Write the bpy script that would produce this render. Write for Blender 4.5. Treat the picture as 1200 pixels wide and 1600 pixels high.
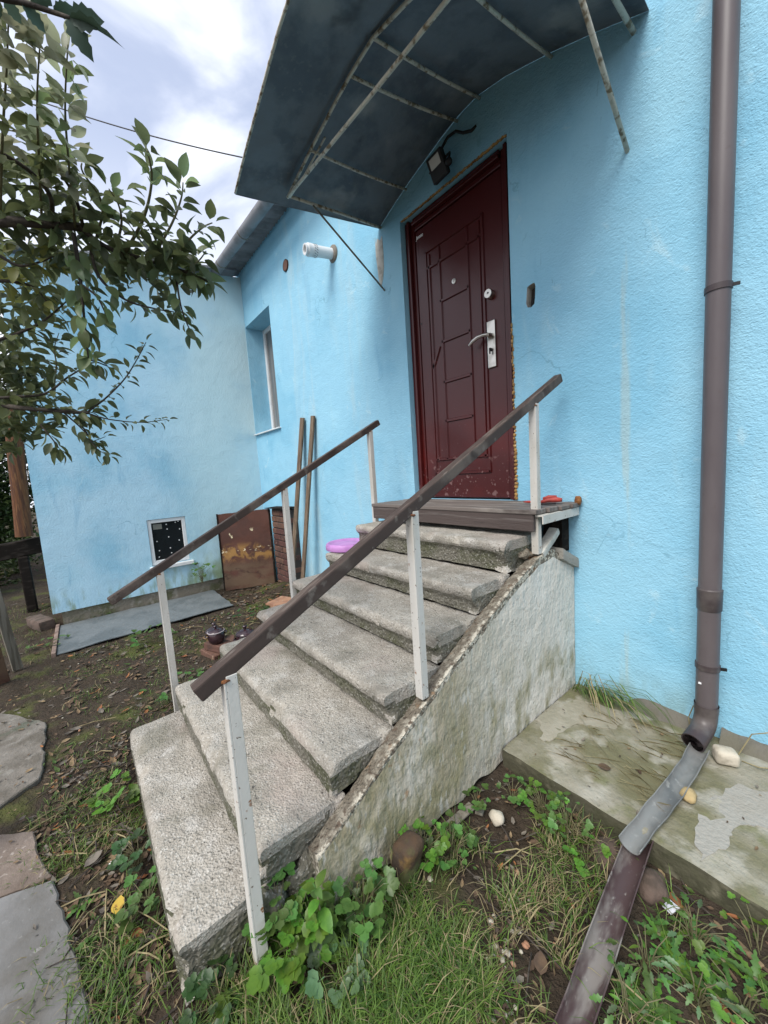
import bpy, bmesh, math, random
import numpy as np
from mathutils import Vector, Matrix, noise

# ------------------------------------------------------------------ camera, sky, sun, exposure
scene = bpy.context.scene
for o in list(bpy.data.objects):
    bpy.data.objects.remove(o)
COL = scene.collection
PI = math.pi
rnd = random.Random(7)

cam = bpy.data.cameras.new('camera')
cam.sensor_fit = 'VERTICAL'
cam.sensor_height = 24.0
cam.lens = 8.7890
cam.clip_start = 0.02
cam.clip_end = 500
camo = bpy.data.objects.new('camera', cam)
COL.objects.link(camo)
camo.matrix_world = Matrix([[0.631534, -0.041994, 0.77421], [0.772571, 0.118525, -0.623768], [-0.065569, 0.992063, 0.107296]]).to_4x4()
scene.camera = camo

SUN_DIR = Vector((0.16, -0.60, 0.78)).normalized()
sun_el = math.asin(SUN_DIR.z)
sun_az = math.atan2(SUN_DIR.x, SUN_DIR.y)

world = bpy.data.worlds.new('World')
scene.world = world
world.use_nodes = True
wn, wl = world.node_tree.nodes, world.node_tree.links
wn.clear()
sky = wn.new('ShaderNodeTexSky')
sky.sky_type = 'NISHITA'
sky.sun_disc = False
sky.sun_elevation = sun_el
sky.sun_rotation = sun_az
sky.dust_density = 1.5
tc = wn.new('ShaderNodeTexCoord')
sep = wn.new('ShaderNodeSeparateXYZ')
wl.new(tc.outputs['Generated'], sep.inputs[0])
zc = wn.new('ShaderNodeMath'); zc.operation = 'MAXIMUM'; zc.inputs[1].default_value = 0.0
wl.new(sep.outputs[2], zc.inputs[0])
za = wn.new('ShaderNodeMath'); za.operation = 'ADD'; za.inputs[1].default_value = 0.25
wl.new(zc.outputs[0], za.inputs[0])
dx = wn.new('ShaderNodeMath'); dx.operation = 'DIVIDE'
dy = wn.new('ShaderNodeMath'); dy.operation = 'DIVIDE'
wl.new(sep.outputs[0], dx.inputs[0]); wl.new(za.outputs[0], dx.inputs[1])
wl.new(sep.outputs[1], dy.inputs[0]); wl.new(za.outputs[0], dy.inputs[1])
cmb = wn.new('ShaderNodeCombineXYZ')
wl.new(dx.outputs[0], cmb.inputs[0]); wl.new(dy.outputs[0], cmb.inputs[1])
cmb.inputs[2].default_value = 1.0
cn = wn.new('ShaderNodeTexNoise')
cn.inputs['Scale'].default_value = 2.1
cn.inputs['Detail'].default_value = 6
cn.inputs['Roughness'].default_value = 0.52
cn.inputs['Distortion'].default_value = 0.6
wl.new(cmb.outputs[0], cn.inputs['Vector'])
cr = wn.new('ShaderNodeMapRange')
cr.interpolation_type = 'SMOOTHSTEP'
cr.inputs[1].default_value = 0.38; cr.inputs[2].default_value = 0.68
wl.new(cn.outputs[0], cr.inputs[0])
# clouds thicken towards the horizon
hz = wn.new('ShaderNodeMapRange')
hz.inputs[1].default_value = 0.62; hz.inputs[2].default_value = 0.34
wl.new(sep.outputs[2], hz.inputs[0])
hz.interpolation_type = 'SMOOTHSTEP'
cmx = wn.new('ShaderNodeMath'); cmx.operation = 'MAXIMUM'
hzs = wn.new('ShaderNodeMath'); hzs.operation = 'MULTIPLY'; hzs.inputs[1].default_value = 0.75
wl.new(hz.outputs[0], hzs.inputs[0])
wl.new(cr.outputs[0], cmx.inputs[0]); wl.new(hzs.outputs[0], cmx.inputs[1])
veil = wn.new('ShaderNodeMix'); veil.data_type = 'RGBA'     # thin high veil whitens the blue
veil.inputs[0].default_value = 0.68
veil.inputs[7].default_value = (4.3, 4.8, 6.2, 1)
wl.new(sky.outputs[0], veil.inputs[6])
cmixn = wn.new('ShaderNodeMix'); cmixn.data_type = 'RGBA'
cmixn.inputs[7].default_value = (7.9, 8.15, 8.7, 1)
wl.new(cmx.outputs[0], cmixn.inputs[0]); wl.new(veil.outputs[2], cmixn.inputs[6])
bg = wn.new('ShaderNodeBackground')
bg.inputs[1].default_value = 0.074
wl.new(cmixn.outputs[2], bg.inputs[0])
wo = wn.new('ShaderNodeOutputWorld')
wl.new(bg.outputs[0], wo.inputs[0])

sl = bpy.data.lights.new('sun', 'SUN')
sl.energy = 1.5
sl.angle = math.radians(30)
sl.color = (1.0, 0.96, 0.90)
so = bpy.data.objects.new('sun', sl)
COL.objects.link(so)
so.rotation_euler = SUN_DIR.to_track_quat('Z', 'Y').to_euler()
so.location = (-6, -7, 9)

vs = scene.view_settings
vs.view_transform = 'Standard'
vs.look = 'None'
vs.exposure = 1.25
vs.gamma = 1.0
vs.use_curve_mapping = False
scene.cycles.max_bounces = 7
scene.cycles.transparent_max_bounces = 8

# ------------------------------------------------------------------ materials
def surf(name, base, layers=(), rough=0.8, spec=0.4, bump=(), metal=0.0, trans=0.0, vary=0.0, local=False, coat=0.0):
    m = bpy.data.materials.new(name)
    m.use_nodes = True
    n, l = m.node_tree.nodes, m.node_tree.links
    n.clear()
    out = n.new('ShaderNodeOutputMaterial')
    b = n.new('ShaderNodeBsdfPrincipled')
    if local:
        t = n.new('ShaderNodeTexCoord'); P = t.outputs['Object']
    else:
        t = n.new('ShaderNodeNewGeometry'); P = t.outputs['Position']
    def vec(v, off=0.0):
        mp = n.new('ShaderNodeMapping')
        mp.inputs['Scale'].default_value = v
        mp.inputs['Location'].default_value = (off, off * 1.7, off * 0.6)
        l.new(P, mp.inputs['Vector'])
        return mp.outputs[0]
    def tex(kind, sc, v, det=4, dist=0.0, off=0.0, rg=0.55):
        if kind == 'noise':
            x = n.new('ShaderNodeTexNoise')
            x.inputs['Detail'].default_value = det
            x.inputs['Distortion'].default_value = dist
            x.inputs['Roughness'].default_value = rg
        else:
            x = n.new('ShaderNodeTexVoronoi')
            if kind == 'crack':
                x.feature = 'DISTANCE_TO_EDGE'
        x.inputs['Scale'].default_value = sc
        if kind == 'crack':
            wn_ = n.new('ShaderNodeTexNoise'); wn_.inputs['Scale'].default_value = 3.5; wn_.inputs['Detail'].default_value = 6
            l.new(vec(v, off), wn_.inputs['Vector'])
            wm = n.new('ShaderNodeMix'); wm.data_type = 'VECTOR'; wm.inputs[0].default_value = 0.30
            l.new(vec(v, off), wm.inputs[4]); l.new(wn_.outputs['Color'], wm.inputs[5])
            l.new(wm.outputs[1], x.inputs['Vector'])
        else:
            l.new(vec(v, off), x.inputs['Vector'])
        if kind == 'cell':
            s = n.new('ShaderNodeSeparateColor')
            l.new(x.outputs['Color'], s.inputs[0])
            return s.outputs[0]
        return x.outputs[0]
    def ramp(src, lo, hi):
        r = n.new('ShaderNodeMapRange')
        r.interpolation_type = 'SMOOTHSTEP'
        r.inputs[1].default_value = lo; r.inputs[2].default_value = hi
        l.new(src, r.inputs[0])
        return r.outputs[0]
    def mul(a, c):
        r = n.new('ShaderNodeMath'); r.operation = 'MULTIPLY'
        l.new(a, r.inputs[0])
        if isinstance(c, (int, float)):
            r.inputs[1].default_value = c
        else:
            l.new(c, r.inputs[1])
        return r.outputs[0]
    rgb = n.new('ShaderNodeRGB'); rgb.outputs[0].default_value = (*base, 1)
    cur = rgb.outputs[0]
    spx = None
    for i, L in enumerate(layers):
        f = ramp(tex(L.get('kind', 'noise'), L['sc'], L.get('vec', (1, 1, 1)), L.get('det', 4), L.get('dist', 0.0), L.get('off', i * 3.1)), L['lo'], L['hi'])
        for ax in 'xyz':
            if ax in L:
                if spx is None:
                    spx = n.new('ShaderNodeSeparateXYZ'); l.new(P, spx.inputs[0])
                f = mul(f, ramp(spx.outputs['xyz'.index(ax)], L[ax][1], L[ax][0]))
                if len(L[ax]) == 4:
                    f = mul(f, ramp(spx.outputs['xyz'.index(ax)], L[ax][2], L[ax][3]))
        if 'mask' in L:
            f = mul(f, ramp(tex('noise', L['mask'][0], (1, 1, 1), off=33.0), L['mask'][1], L['mask'][2]))
        if L.get('amt', 1) != 1:
            f = mul(f, L['amt'])
        mx = n.new('ShaderNodeMix'); mx.data_type = 'RGBA'
        l.new(f, mx.inputs[0]); l.new(cur, mx.inputs[6]); mx.inputs[7].default_value = (*L['col'], 1)
        cur = mx.outputs[2]
    if vary:
        oi = n.new('ShaderNodeObjectInfo')
        hs = n.new('ShaderNodeHueSaturation')
        a = n.new('ShaderNodeMapRange'); a.inputs[3].default_value = 1 - vary; a.inputs[4].default_value = 1 + vary
        l.new(oi.outputs['Random'], a.inputs[0]); l.new(a.outputs[0], hs.inputs['Value'])
        h = n.new('ShaderNodeMapRange'); h.inputs[3].default_value = 0.5 - vary * 0.06; h.inputs[4].default_value = 0.5 + vary * 0.06
        l.new(oi.outputs['Random'], h.inputs[0]); l.new(h.outputs[0], hs.inputs['Hue'])
        l.new(cur, hs.inputs['Color']); cur = hs.outputs[0]
    l.new(cur, b.inputs['Base Color'])
    b.inputs['Roughness'].default_value = rough
    b.inputs['Metallic'].default_value = metal
    b.inputs['Specular IOR Level'].default_value = spec
    if coat:
        b.inputs['Coat Weight'].default_value = coat
        b.inputs['Coat Roughness'].default_value = 0.2
    prev = None
    for (kind, sc, dist, v) in bump:
        bp = n.new('ShaderNodeBump')
        bp.inputs['Strength'].default_value = 1.0
        bp.inputs['Distance'].default_value = dist
        l.new(tex(kind, sc, v, 3, off=5.0 + sc), bp.inputs['Height'])
        if prev is not None:
            l.new(prev, bp.inputs['Normal'])
        prev = bp.outputs[0]
    if prev is not None:
        l.new(prev, b.inputs['Normal'])
    if trans:
        tr = n.new('ShaderNodeBsdfTranslucent')
        l.new(cur, tr.inputs[0])
        ms = n.new('ShaderNodeMixShader'); ms.inputs[0].default_value = trans
        l.new(b.outputs[0], ms.inputs[1]); l.new(tr.outputs[0], ms.inputs[2])
        l.new(ms.outputs[0], out.inputs[0])
    else:
        l.new(b.outputs[0], out.inputs[0])
    return m

U = (1, 1, 1)
BLUE = (0.295, 0.565, 0.72)
wall_layers = [
    dict(col=(0.20, 0.47, 0.64), sc=1.3, lo=0.42, hi=0.68, amt=0.7, det=6),
    dict(col=(0.34, 0.62, 0.76), sc=2.1, lo=0.48, hi=0.75, amt=0.6, det=6),
    dict(col=(0.42, 0.64, 0.72), sc=3.0, vec=(2.2, 2.2, 0.35), dist=0.6, lo=0.55, hi=0.82, amt=0.40),
    dict(col=(0.13, 0.36, 0.55), sc=3.4, vec=(1.8, 1.8, 0.4), dist=.7, lo=0.60, hi=0.82, amt=0.4, off=9.0),
    dict(col=(0.16, 0.33, 0.42), sc=38, lo=0.68, hi=0.78, amt=0.35),
    dict(col=(0.13, 0.31, 0.42), kind='crack', sc=1.5, lo=.0065, hi=.001, mask=(1.6, .53, .60), amt=.5, off=2.0),
    dict(col=(0.12, 0.27, 0.38), sc=11, vec=(2.4, 2.4, .55), dist=1.5, lo=0.70, hi=0.76, amt=0.5, off=21.0),
    dict(col=(0.47, 0.68, 0.76), sc=6, dist=1.0, lo=0.62, hi=0.74, amt=0.5, off=27.0),
]
wall_bump = [('noise', 70, 0.0036, (1, 1, 1.3)), ('noise', 160, 0.0030, (1, 1, 1.1)), ('noise', 4, 0.012, U)]
M = {}
M['wall'] = surf('blue_stucco', BLUE, wall_layers + [
    dict(col=(0.52, 0.62, 0.62), sc=2.4, vec=(1.6, 1.6, 0.3), dist=.8, lo=0.42, hi=0.68, x=(-4.0, -4.3, -3.45, -3.75), amt=0.40, off=2.0),
    dict(col=(0.50, 0.60, 0.60), sc=3.2, vec=(2.2, 2, 0.35), dist=.8, lo=0.40, hi=0.65, x=(-2.95, -3.05, -2.62, -2.8), amt=0.25, off=4.0),
    dict(col=(0.45, 0.50, 0.42), sc=9, vec=(1.5, 1, 0.12), lo=0.45, hi=0.6, x=(-.693, -.712, -.652, -.67), z=(1.30, 1.36), amt=0.4),
    dict(col=(0.16, 0.20, 0.12), sc=7, vec=(1, 1, .5), lo=0.45, hi=0.7, z=(-1.30, -1.02), amt=0.6),
], rough=0.85, spec=0.25, bump=wall_bump)
M['wall_far'] = surf('blue_stucco_mossy_lightened', (0.44, 0.67, 0.80), wall_layers + [  # sunlight this wall misses is put into a lighter base blue
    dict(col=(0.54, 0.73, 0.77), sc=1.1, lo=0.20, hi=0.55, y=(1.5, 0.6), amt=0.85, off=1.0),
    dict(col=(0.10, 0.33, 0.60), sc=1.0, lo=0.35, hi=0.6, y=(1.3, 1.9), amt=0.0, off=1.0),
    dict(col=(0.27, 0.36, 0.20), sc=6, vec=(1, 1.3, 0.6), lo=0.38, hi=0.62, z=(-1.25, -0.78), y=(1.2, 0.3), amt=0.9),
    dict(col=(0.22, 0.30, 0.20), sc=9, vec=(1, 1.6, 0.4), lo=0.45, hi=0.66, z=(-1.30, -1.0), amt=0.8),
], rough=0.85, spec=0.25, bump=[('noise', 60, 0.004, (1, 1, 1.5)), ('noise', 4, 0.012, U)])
M['reveal'] = M['wall']
M['plaster'] = surf('bare_plaster', (0.50, 0.49, 0.44), [dict(col=(0.34, 0.33, 0.29), sc=18, lo=0.45, hi=0.65)], bump=[('noise', 60, 0.004, U)])
M['plinth'] = surf('grey_plinth_render', (0.23, 0.20, 0.155), [
    dict(col=(0.13, 0.13, 0.07), sc=5, lo=0.45, hi=0.65), dict(col=(0.32, 0.29, 0.24), sc=14, lo=0.55, hi=0.7)], bump=[('noise', 30, 0.01, U)])
conc_l = [
    dict(col=(0.30, 0.275, 0.235), sc=4, lo=0.42, hi=0.66, det=6),
    dict(col=(0.52, 0.50, 0.46), sc=9, lo=0.52, hi=0.7, amt=0.6),
    dict(col=(0.58, 0.56, 0.51), sc=190, kind='cell', lo=0.82, hi=0.96, amt=0.6),
    dict(col=(0.15, 0.14, 0.12), sc=180, kind='cell', lo=0.84, hi=0.94, amt=0.6, off=4.4),
    dict(col=(0.20, 0.185, 0.15), sc=7, lo=0.48, hi=0.70, amt=0.6, det=7, off=7.0),
    dict(col=(0.08, 0.075, 0.065), sc=48, lo=0.65, hi=0.71, amt=0.85, off=2.0),
    dict(col=(0.40, 0.33, 0.29), sc=2.6, lo=0.52, hi=0.7, amt=0.5, off=6.0),
    dict(col=(0.165, 0.155, 0.115), sc=3.3, lo=0.56, hi=0.70, amt=0.55, det=8, off=13.0),
]
M['tread'] = surf('washed_concrete', (0.375, 0.345, 0.295), conc_l, rough=0.9, spec=0.3, bump=[('vor', 150, 0.0035, U), ('noise', 45, 0.007, U), ('noise', 260, 0.0012, U)])
M['tread_side'] = surf('mossy_broken_shaded_concrete', (0.140, 0.130, 0.102), [  # moss, plus shade of risers and ends put into the colour
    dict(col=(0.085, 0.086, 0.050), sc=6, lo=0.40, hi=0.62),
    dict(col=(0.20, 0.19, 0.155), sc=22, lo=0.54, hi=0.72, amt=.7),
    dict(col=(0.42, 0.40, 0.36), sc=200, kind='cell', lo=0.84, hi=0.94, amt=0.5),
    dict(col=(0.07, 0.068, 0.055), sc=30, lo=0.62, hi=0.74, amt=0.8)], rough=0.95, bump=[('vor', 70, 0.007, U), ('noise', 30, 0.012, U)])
M['stringer'] = surf('whitewashed_render', (0.66, 0.615, 0.54), [
    dict(col=(0.70, 0.665, 0.60), sc=7, vec=(1, 1, .5), lo=0.45, hi=0.65),
    dict(col=(0.33, 0.28, 0.175), sc=4, vec=(1, 1, 0.6), lo=0.24, hi=0.56, y=(0.80, 1.65), amt=0.95),
    dict(col=(0.26, 0.235, 0.125), sc=12, vec=(1, 1, 0.5), lo=0.42, hi=0.66, z=(-1.12, -0.78), amt=0.8),
    dict(col=(0.22, 0.205, 0.12), sc=45, vec=(1, 1, 0.4), lo=0.50, hi=0.66, y=(0.7, 1.5), amt=0.6, off=5.0),
    dict(col=(0.60, 0.58, 0.53), sc=34, vec=(1, 1, 0.3), lo=0.58, hi=0.68, amt=0.6, off=8.0),
    dict(col=(0.28, 0.15, 0.07), sc=14, lo=0.62, hi=0.72, y=(0.75, 1.0), amt=0.7),
    dict(col=(0.19, 0.175, 0.12), sc=60, lo=0.60, hi=0.70, z=(-0.8, -0.5), amt=0.5),
], rough=0.9, bump=[('noise', 50, 0.008, (1, 1, .6)), ('noise', 14, 0.01, U)])
M['stringer_edge'] = surf('flaking_whitewash', (0.17, 0.145, 0.11), [
    dict(col=(0.30, 0.27, 0.215), sc=30, lo=0.45, hi=0.65), dict(col=(0.54, 0.50, 0.41), sc=45, lo=0.44, hi=0.56, x=(-.938, -.952)), dict(col=(0.12, 0.09, 0.065), sc=40, lo=0.56, hi=0.66), dict(col=(0.27, 0.15, 0.07), sc=9, lo=0.58, hi=0.7)],
    rough=0.95, bump=[('noise', 70, 0.012, U), ('vor', 90, 0.006, U)])
M['pad'] = surf('mossy_concrete_apron', (0.27, 0.25, 0.195), [
    dict(col=(0.14, 0.132, 0.068), sc=3.2, lo=0.32, hi=0.56, det=6, amt=.9),
    dict(col=(0.36, 0.34, 0.285), sc=7, lo=0.5, hi=0.66, amt=0.8),
    dict(col=(0.15, 0.155, 0.07), sc=9, lo=0.55, hi=0.72, amt=0.8, off=4.0),
    dict(col=(0.50, 0.48, 0.44), sc=3.6, lo=0.52, hi=0.58, x=(-0.42, -0.3), amt=0.0),
    dict(col=(0.10, 0.095, 0.06), sc=60, lo=0.62, hi=0.72, amt=0.6)], rough=0.92, bump=[('noise', 24, 0.01, U), ('noise', 110, 0.003, U)])
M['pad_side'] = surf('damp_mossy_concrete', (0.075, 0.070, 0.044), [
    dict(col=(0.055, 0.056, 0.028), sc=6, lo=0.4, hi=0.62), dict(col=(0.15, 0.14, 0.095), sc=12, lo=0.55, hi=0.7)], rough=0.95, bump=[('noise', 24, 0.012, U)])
M['cement'] = surf('grey_cement_patch', (0.315, 0.30, 0.265), [dict(col=(0.30, 0.28, 0.24), sc=9, lo=0.45, hi=0.65)], rough=0.9, bump=[('noise', 60, 0.006, U)])
M['dark_cement'] = surf('dark_cement_fillet', (0.14, 0.128, 0.105), [dict(col=(0.13, 0.12, 0.09), sc=9, lo=0.45, hi=0.65)], rough=0.9, bump=[('noise', 40, 0.008, U)])
M['soil'] = surf('damp_soil', (0.056, 0.042, 0.030), [
    dict(col=(0.045, 0.033, 0.022), sc=5, lo=0.4, hi=0.65, det=6),
    dict(col=(0.085, 0.095, 0.026), sc=2.6, lo=0.52, hi=0.66, det=7, amt=0.8),
    dict(col=(0.13, 0.105, 0.075), sc=30, lo=0.60, hi=0.72, amt=0.6),
    dict(col=(0.02, 0.016, 0.012), sc=18, lo=0.62, hi=0.74, amt=0.6)], rough=0.95, spec=0.2, bump=[('noise', 40, 0.02, U), ('noise', 160, 0.006, U)])
M['slab'] = surf('old_path_concrete', (0.185, 0.165, 0.14), [
    dict(col=(0.11, 0.095, 0.075), sc=5, lo=0.4, hi=0.65, det=6), dict(col=(0.25, 0.23, 0.20), sc=14, lo=0.55, hi=0.7, amt=.7),
    dict(col=(0.06, 0.085, 0.05), sc=3, lo=0.58, hi=0.7, amt=.7)], rough=0.9, bump=[('noise', 30, 0.008, U), ('noise', 120, 0.003, U)])
M['slab_brown'] = surf('brownish_path_concrete', (0.215, 0.17, 0.14), [
    dict(col=(0.145, 0.11, 0.088), sc=6, lo=0.4, hi=0.65, det=6), dict(col=(0.38, 0.33, 0.29), sc=40, lo=0.6, hi=0.7, amt=.7)], rough=0.9, bump=[('noise', 60, 0.004, U)])
M['slab_smooth'] = surf('smooth_grey_concrete', (0.205, 0.20, 0.195), [
    dict(col=(0.155, 0.15, 0.142), sc=5, lo=0.4, hi=0.65, det=6), dict(col=(0.10, 0.088, 0.07), sc=2.4, lo=0.50, hi=0.66, det=8, amt=.75), dict(col=(0.32, 0.31, 0.29), sc=40, lo=0.62, hi=0.72, amt=.5)], rough=0.75, bump=[('noise', 30, 0.003, U)])
M['sheet'] = surf('grey_roofing_sheet', (0.145, 0.16, 0.165), [
    dict(col=(0.105, 0.12, 0.125), sc=4, lo=0.42, hi=0.62, det=6), dict(col=(0.22, 0.22, 0.21), sc=24, lo=0.60, hi=0.72, amt=.6)], rough=0.6, bump=[('noise', 6, 0.02, U), ('noise', 80, 0.002, U)])
wood_v = (14, 1.0, 14)
M['rail'] = surf('dark_brown_weathered_paint', (0.062, 0.044, 0.037), [
    dict(col=(0.125, 0.098, 0.082), sc=4, vec=(14, 1.2, 1.2), lo=0.50, hi=0.64), dict(col=(0.17, 0.145, 0.125), sc=26, vec=(6, .7, .7), lo=.6, hi=.7, amt=.7), dict(col=(0.045, 0.032, 0.027), sc=7, vec=(6, 1, 1), lo=0.55, hi=0.7), dict(col=(0.28, 0.25, 0.22), sc=60, lo=0.70, hi=0.76, amt=.5)],
    rough=0.75, spec=.3, bump=[('noise', 30, 0.003, (6, .6, .6))])
M['post'] = surf('chipped_white_paint', (0.58, 0.56, 0.515), [
    dict(col=(0.50, 0.475, 0.42), sc=9, vec=(1, 1, .4), lo=0.45, hi=0.7),
    dict(col=(0.12, 0.085, 0.055), sc=90, lo=0.66, hi=0.70), dict(col=(0.24, 0.11, 0.045), sc=22, lo=0.66, hi=0.73)],
    rough=0.65, bump=[('noise', 90, 0.001, U)])
M['landing_front'] = surf('painted_brown_board', (0.075, 0.056, 0.050), [
    dict(col=(0.125, 0.105, 0.095), sc=6, vec=(.5, 1, 8), lo=0.50, hi=0.66), dict(col=(0.04, 0.03, 0.028), sc=6, vec=(.5, 1, 9), lo=0.58, hi=0.7, off=8.0)], rough=0.65, bump=[('noise', 20, 0.002, (.5, 1, 9))])
M['landing_top'] = surf('worn_grey_boards', (0.15, 0.125, 0.11), [
    dict(col=(0.24, 0.215, 0.19), sc=5, vec=(.6, 9, 1), lo=0.45, hi=0.65), dict(col=(0.07, 0.055, 0.048), sc=7, vec=(.5, 9, 1), lo=0.55, hi=0.7)], rough=0.7, bump=[('noise', 20, 0.002, (.5, 9, 1))])
M['door'] = surf('maroon_metal_door', (0.060, 0.0085, 0.0085), [
    dict(col=(0.105, 0.0095, 0.008), sc=2, lo=0.4, hi=0.6, z=(0.0, 0.5), amt=.8),
    dict(col=(0.26, 0.15, 0.14), sc=17, lo=0.60, hi=0.66, z=(0.0, 0.12), amt=.55, det=2),
    dict(col=(0.26, 0.16, 0.15), sc=40, vec=(1, 1, .6), lo=0.64, hi=0.70, z=(-.15, 0.10), amt=.6),
    dict(col=(0.28, 0.19, 0.175), sc=50, lo=0.69, hi=0.74, z=(0.2, 0.5), amt=.5)], rough=0.27, spec=0.4, bump=[('noise', 3, 0.004, U), ('noise', 300, 0.0004, U)])
M['foam'] = surf('orange_expanding_foam', (0.42, 0.245, 0.08), [dict(col=(0.22, 0.11, 0.035), sc=30, lo=0.45, hi=0.6), dict(col=(0.62, 0.48, 0.28), sc=50, lo=0.6, hi=0.7)], rough=0.8, bump=[('noise', 80, 0.006, U)])
M['steel'] = surf('brushed_nickel', (0.55, 0.53, 0.48), [dict(col=(0.38, 0.36, 0.32), sc=12, lo=0.45, hi=0.7)], rough=0.32, metal=1.0)
M['black'] = surf('black_plastic', (0.012, 0.012, 0.013), rough=0.45)
M['keyhole'] = surf('dark_cavity', (0.012, 0.011, 0.010), rough=0.9)
M['white'] = surf('white_pvc', (0.72, 0.73, 0.73), [dict(col=(0.55, 0.56, 0.55), sc=6, lo=0.5, hi=0.75, amt=.6)], rough=0.4)
M['letter'] = surf('white_print', (0.80, 0.80, 0.80), rough=0.5)
M['glass'] = surf('dark_window_glass', (0.013, 0.016, 0.018), rough=0.08, spec=0.5)
M['glass2'] = surf('dusty_window_glass', (0.14, 0.135, 0.13), [dict(col=(0.23, 0.22, 0.21), sc=3, vec=(9, 1, .3), lo=.45, hi=.6)], rough=0.12, spec=0.6)
M['pipe'] = surf('brown_plastic_pipe', (0.088, 0.072, 0.076), [dict(col=(0.115, 0.098, 0.10), sc=4, vec=(1, 1, .3), lo=0.45, hi=0.7), dict(col=(0.09, 0.07, 0.065), sc=30, lo=.62, hi=.72, amt=.4)], rough=0.42, spec=0.45)
M['pipe_dark'] = surf('dark_brown_plastic_fitting', (0.052, 0.039, 0.041), [dict(col=(0.10, 0.085, 0.08), sc=8, lo=0.5, hi=0.7)], rough=0.42)
M['zinc'] = surf('weathered_zinc', (0.23, 0.23, 0.22), [dict(col=(0.13, 0.135, 0.135), sc=8, vec=(1, .5, 1), lo=0.42, hi=0.64), dict(col=(0.30, 0.30, 0.285), sc=30, lo=.58, hi=.7), dict(col=(0.25, 0.22, 0.15), sc=9, lo=.62, hi=.74, amt=.4)], rough=0.5, metal=0.15, bump=[('noise', 12, 0.006, U)])
M['gutter_brown'] = surf('dusty_brown_gutter', (0.070, 0.044, 0.044), [dict(col=(0.20, 0.18, 0.165), sc=6, vec=(3, .8, 1), lo=0.46, hi=0.64), dict(col=(0.30, 0.28, 0.255), sc=34, vec=(2, 1, 1), lo=.60, hi=.72, amt=.7)], rough=0.5, bump=[('noise', 60, 0.001, U)])
M['canopy'] = surf('weathered_dark_sheet', (0.155, 0.178, 0.198), [
    dict(col=(0.10, 0.12, 0.142), sc=5, lo=0.42, hi=0.62, det=6), dict(col=(0.16, 0.18, 0.19), sc=34, lo=0.56, hi=0.70, amt=.6),
    dict(col=(0.33, 0.335, 0.32), sc=2.4, lo=0.56, hi=0.70, amt=.6, det=6), dict(col=(0.03, 0.03, 0.03), sc=3, lo=0.62, hi=0.72, amt=.6, off=9.0)], rough=0.6, spec=0.3, bump=[('noise', 5, 0.02, U), ('noise', 120, 0.001, U)])
M['canopy_bar'] = surf('flaking_cream_paint', (0.56, 0.53, 0.44), [dict(col=(0.20, 0.15, 0.09), sc=24, lo=0.50, hi=0.62), dict(col=(0.45, 0.43, 0.36), sc=40, lo=.55, hi=.66)], rough=0.7, bump=[('noise', 80, 0.002, U)])
M['stay'] = surf('grey_steel_stay', (0.16, 0.145, 0.115), [dict(col=(0.26, 0.25, 0.20), sc=20, lo=0.5, hi=0.65)], rough=0.6)
M['roof'] = surf('grey_corrugated_roof', (0.20, 0.21, 0.225), [dict(col=(0.13, 0.14, 0.15), sc=5, lo=0.42, hi=0.65)], rough=0.6)
M['gutter'] = surf('grey_rain_gutter', (0.26, 0.26, 0.275), [dict(col=(0.17, 0.165, 0.17), sc=4, lo=0.45, hi=0.65)], rough=0.5)
M['rust_plate'] = surf('rusty_painted_sheet', (0.090, 0.034, 0.022), [
    dict(col=(0.065, 0.026, 0.018), sc=3, lo=0.4, hi=0.6),
    dict(col=(0.115, 0.075, 0.045), sc=3, vec=(1, 1, 2), lo=0.36, hi=0.55, z=(-1.18, -1.02), amt=.85),
    dict(col=(0.27, 0.145, 0.040), sc=7, dist=1.2, lo=0.44, hi=0.60, z=(-1.0, -1.12, -.80, -.92), amt=.95, det=6),
    dict(col=(0.045, 0.022, 0.014), sc=8, dist=.8, lo=0.56, hi=0.66, z=(-1.0, -.85), amt=.8),
    dict(col=(0.66, 0.58, 0.40), sc=11, vec=(1, 1, 2.4), dist=1.0, lo=0.60, hi=0.635, z=(-.96, -1.0, -.87, -.91)),
    dict(col=(0.60, 0.52, 0.34), sc=9, lo=0.66, hi=0.69, z=(-.80, -.86, -.62, -.68), off=3.0)], rough=0.6, bump=[('noise', 10, 0.004, U)])
M['brick'] = surf('dark_red_brick', (0.115, 0.055, 0.042), [dict(col=(0.075, 0.04, 0.032), sc=12, lo=0.45, hi=0.65), dict(col=(0.20, 0.12, 0.09), sc=30, lo=0.6, hi=0.7)], rough=0.9, vary=.25, bump=[('noise', 60, 0.004, U)])
M['brick_orange'] = surf('orange_clay_tile', (0.36, 0.19, 0.115), [dict(col=(0.26, 0.135, 0.085), sc=12, lo=0.45, hi=0.65), dict(col=(.40, .28, .2), sc=30, lo=.6, hi=.7)], rough=0.9, bump=[('noise', 60, 0.003, U)])
M['brick_moss'] = surf('mossy_brown_brick', (0.075, 0.046, 0.027), [dict(col=(0.055, 0.040, 0.030), sc=9, lo=0.45, hi=0.6), dict(col=(0.14, 0.085, 0.03), sc=12, lo=0.57, hi=0.68), dict(col=(0.08, 0.085, 0.03), sc=8, lo=.56, hi=.68, off=5.0)], rough=0.95, bump=[('noise', 50, 0.006, U)])
M['mortar'] = surf('dark_mortar', (0.055, 0.045, 0.04), rough=0.95, bump=[('noise', 60, 0.006, U)])
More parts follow.
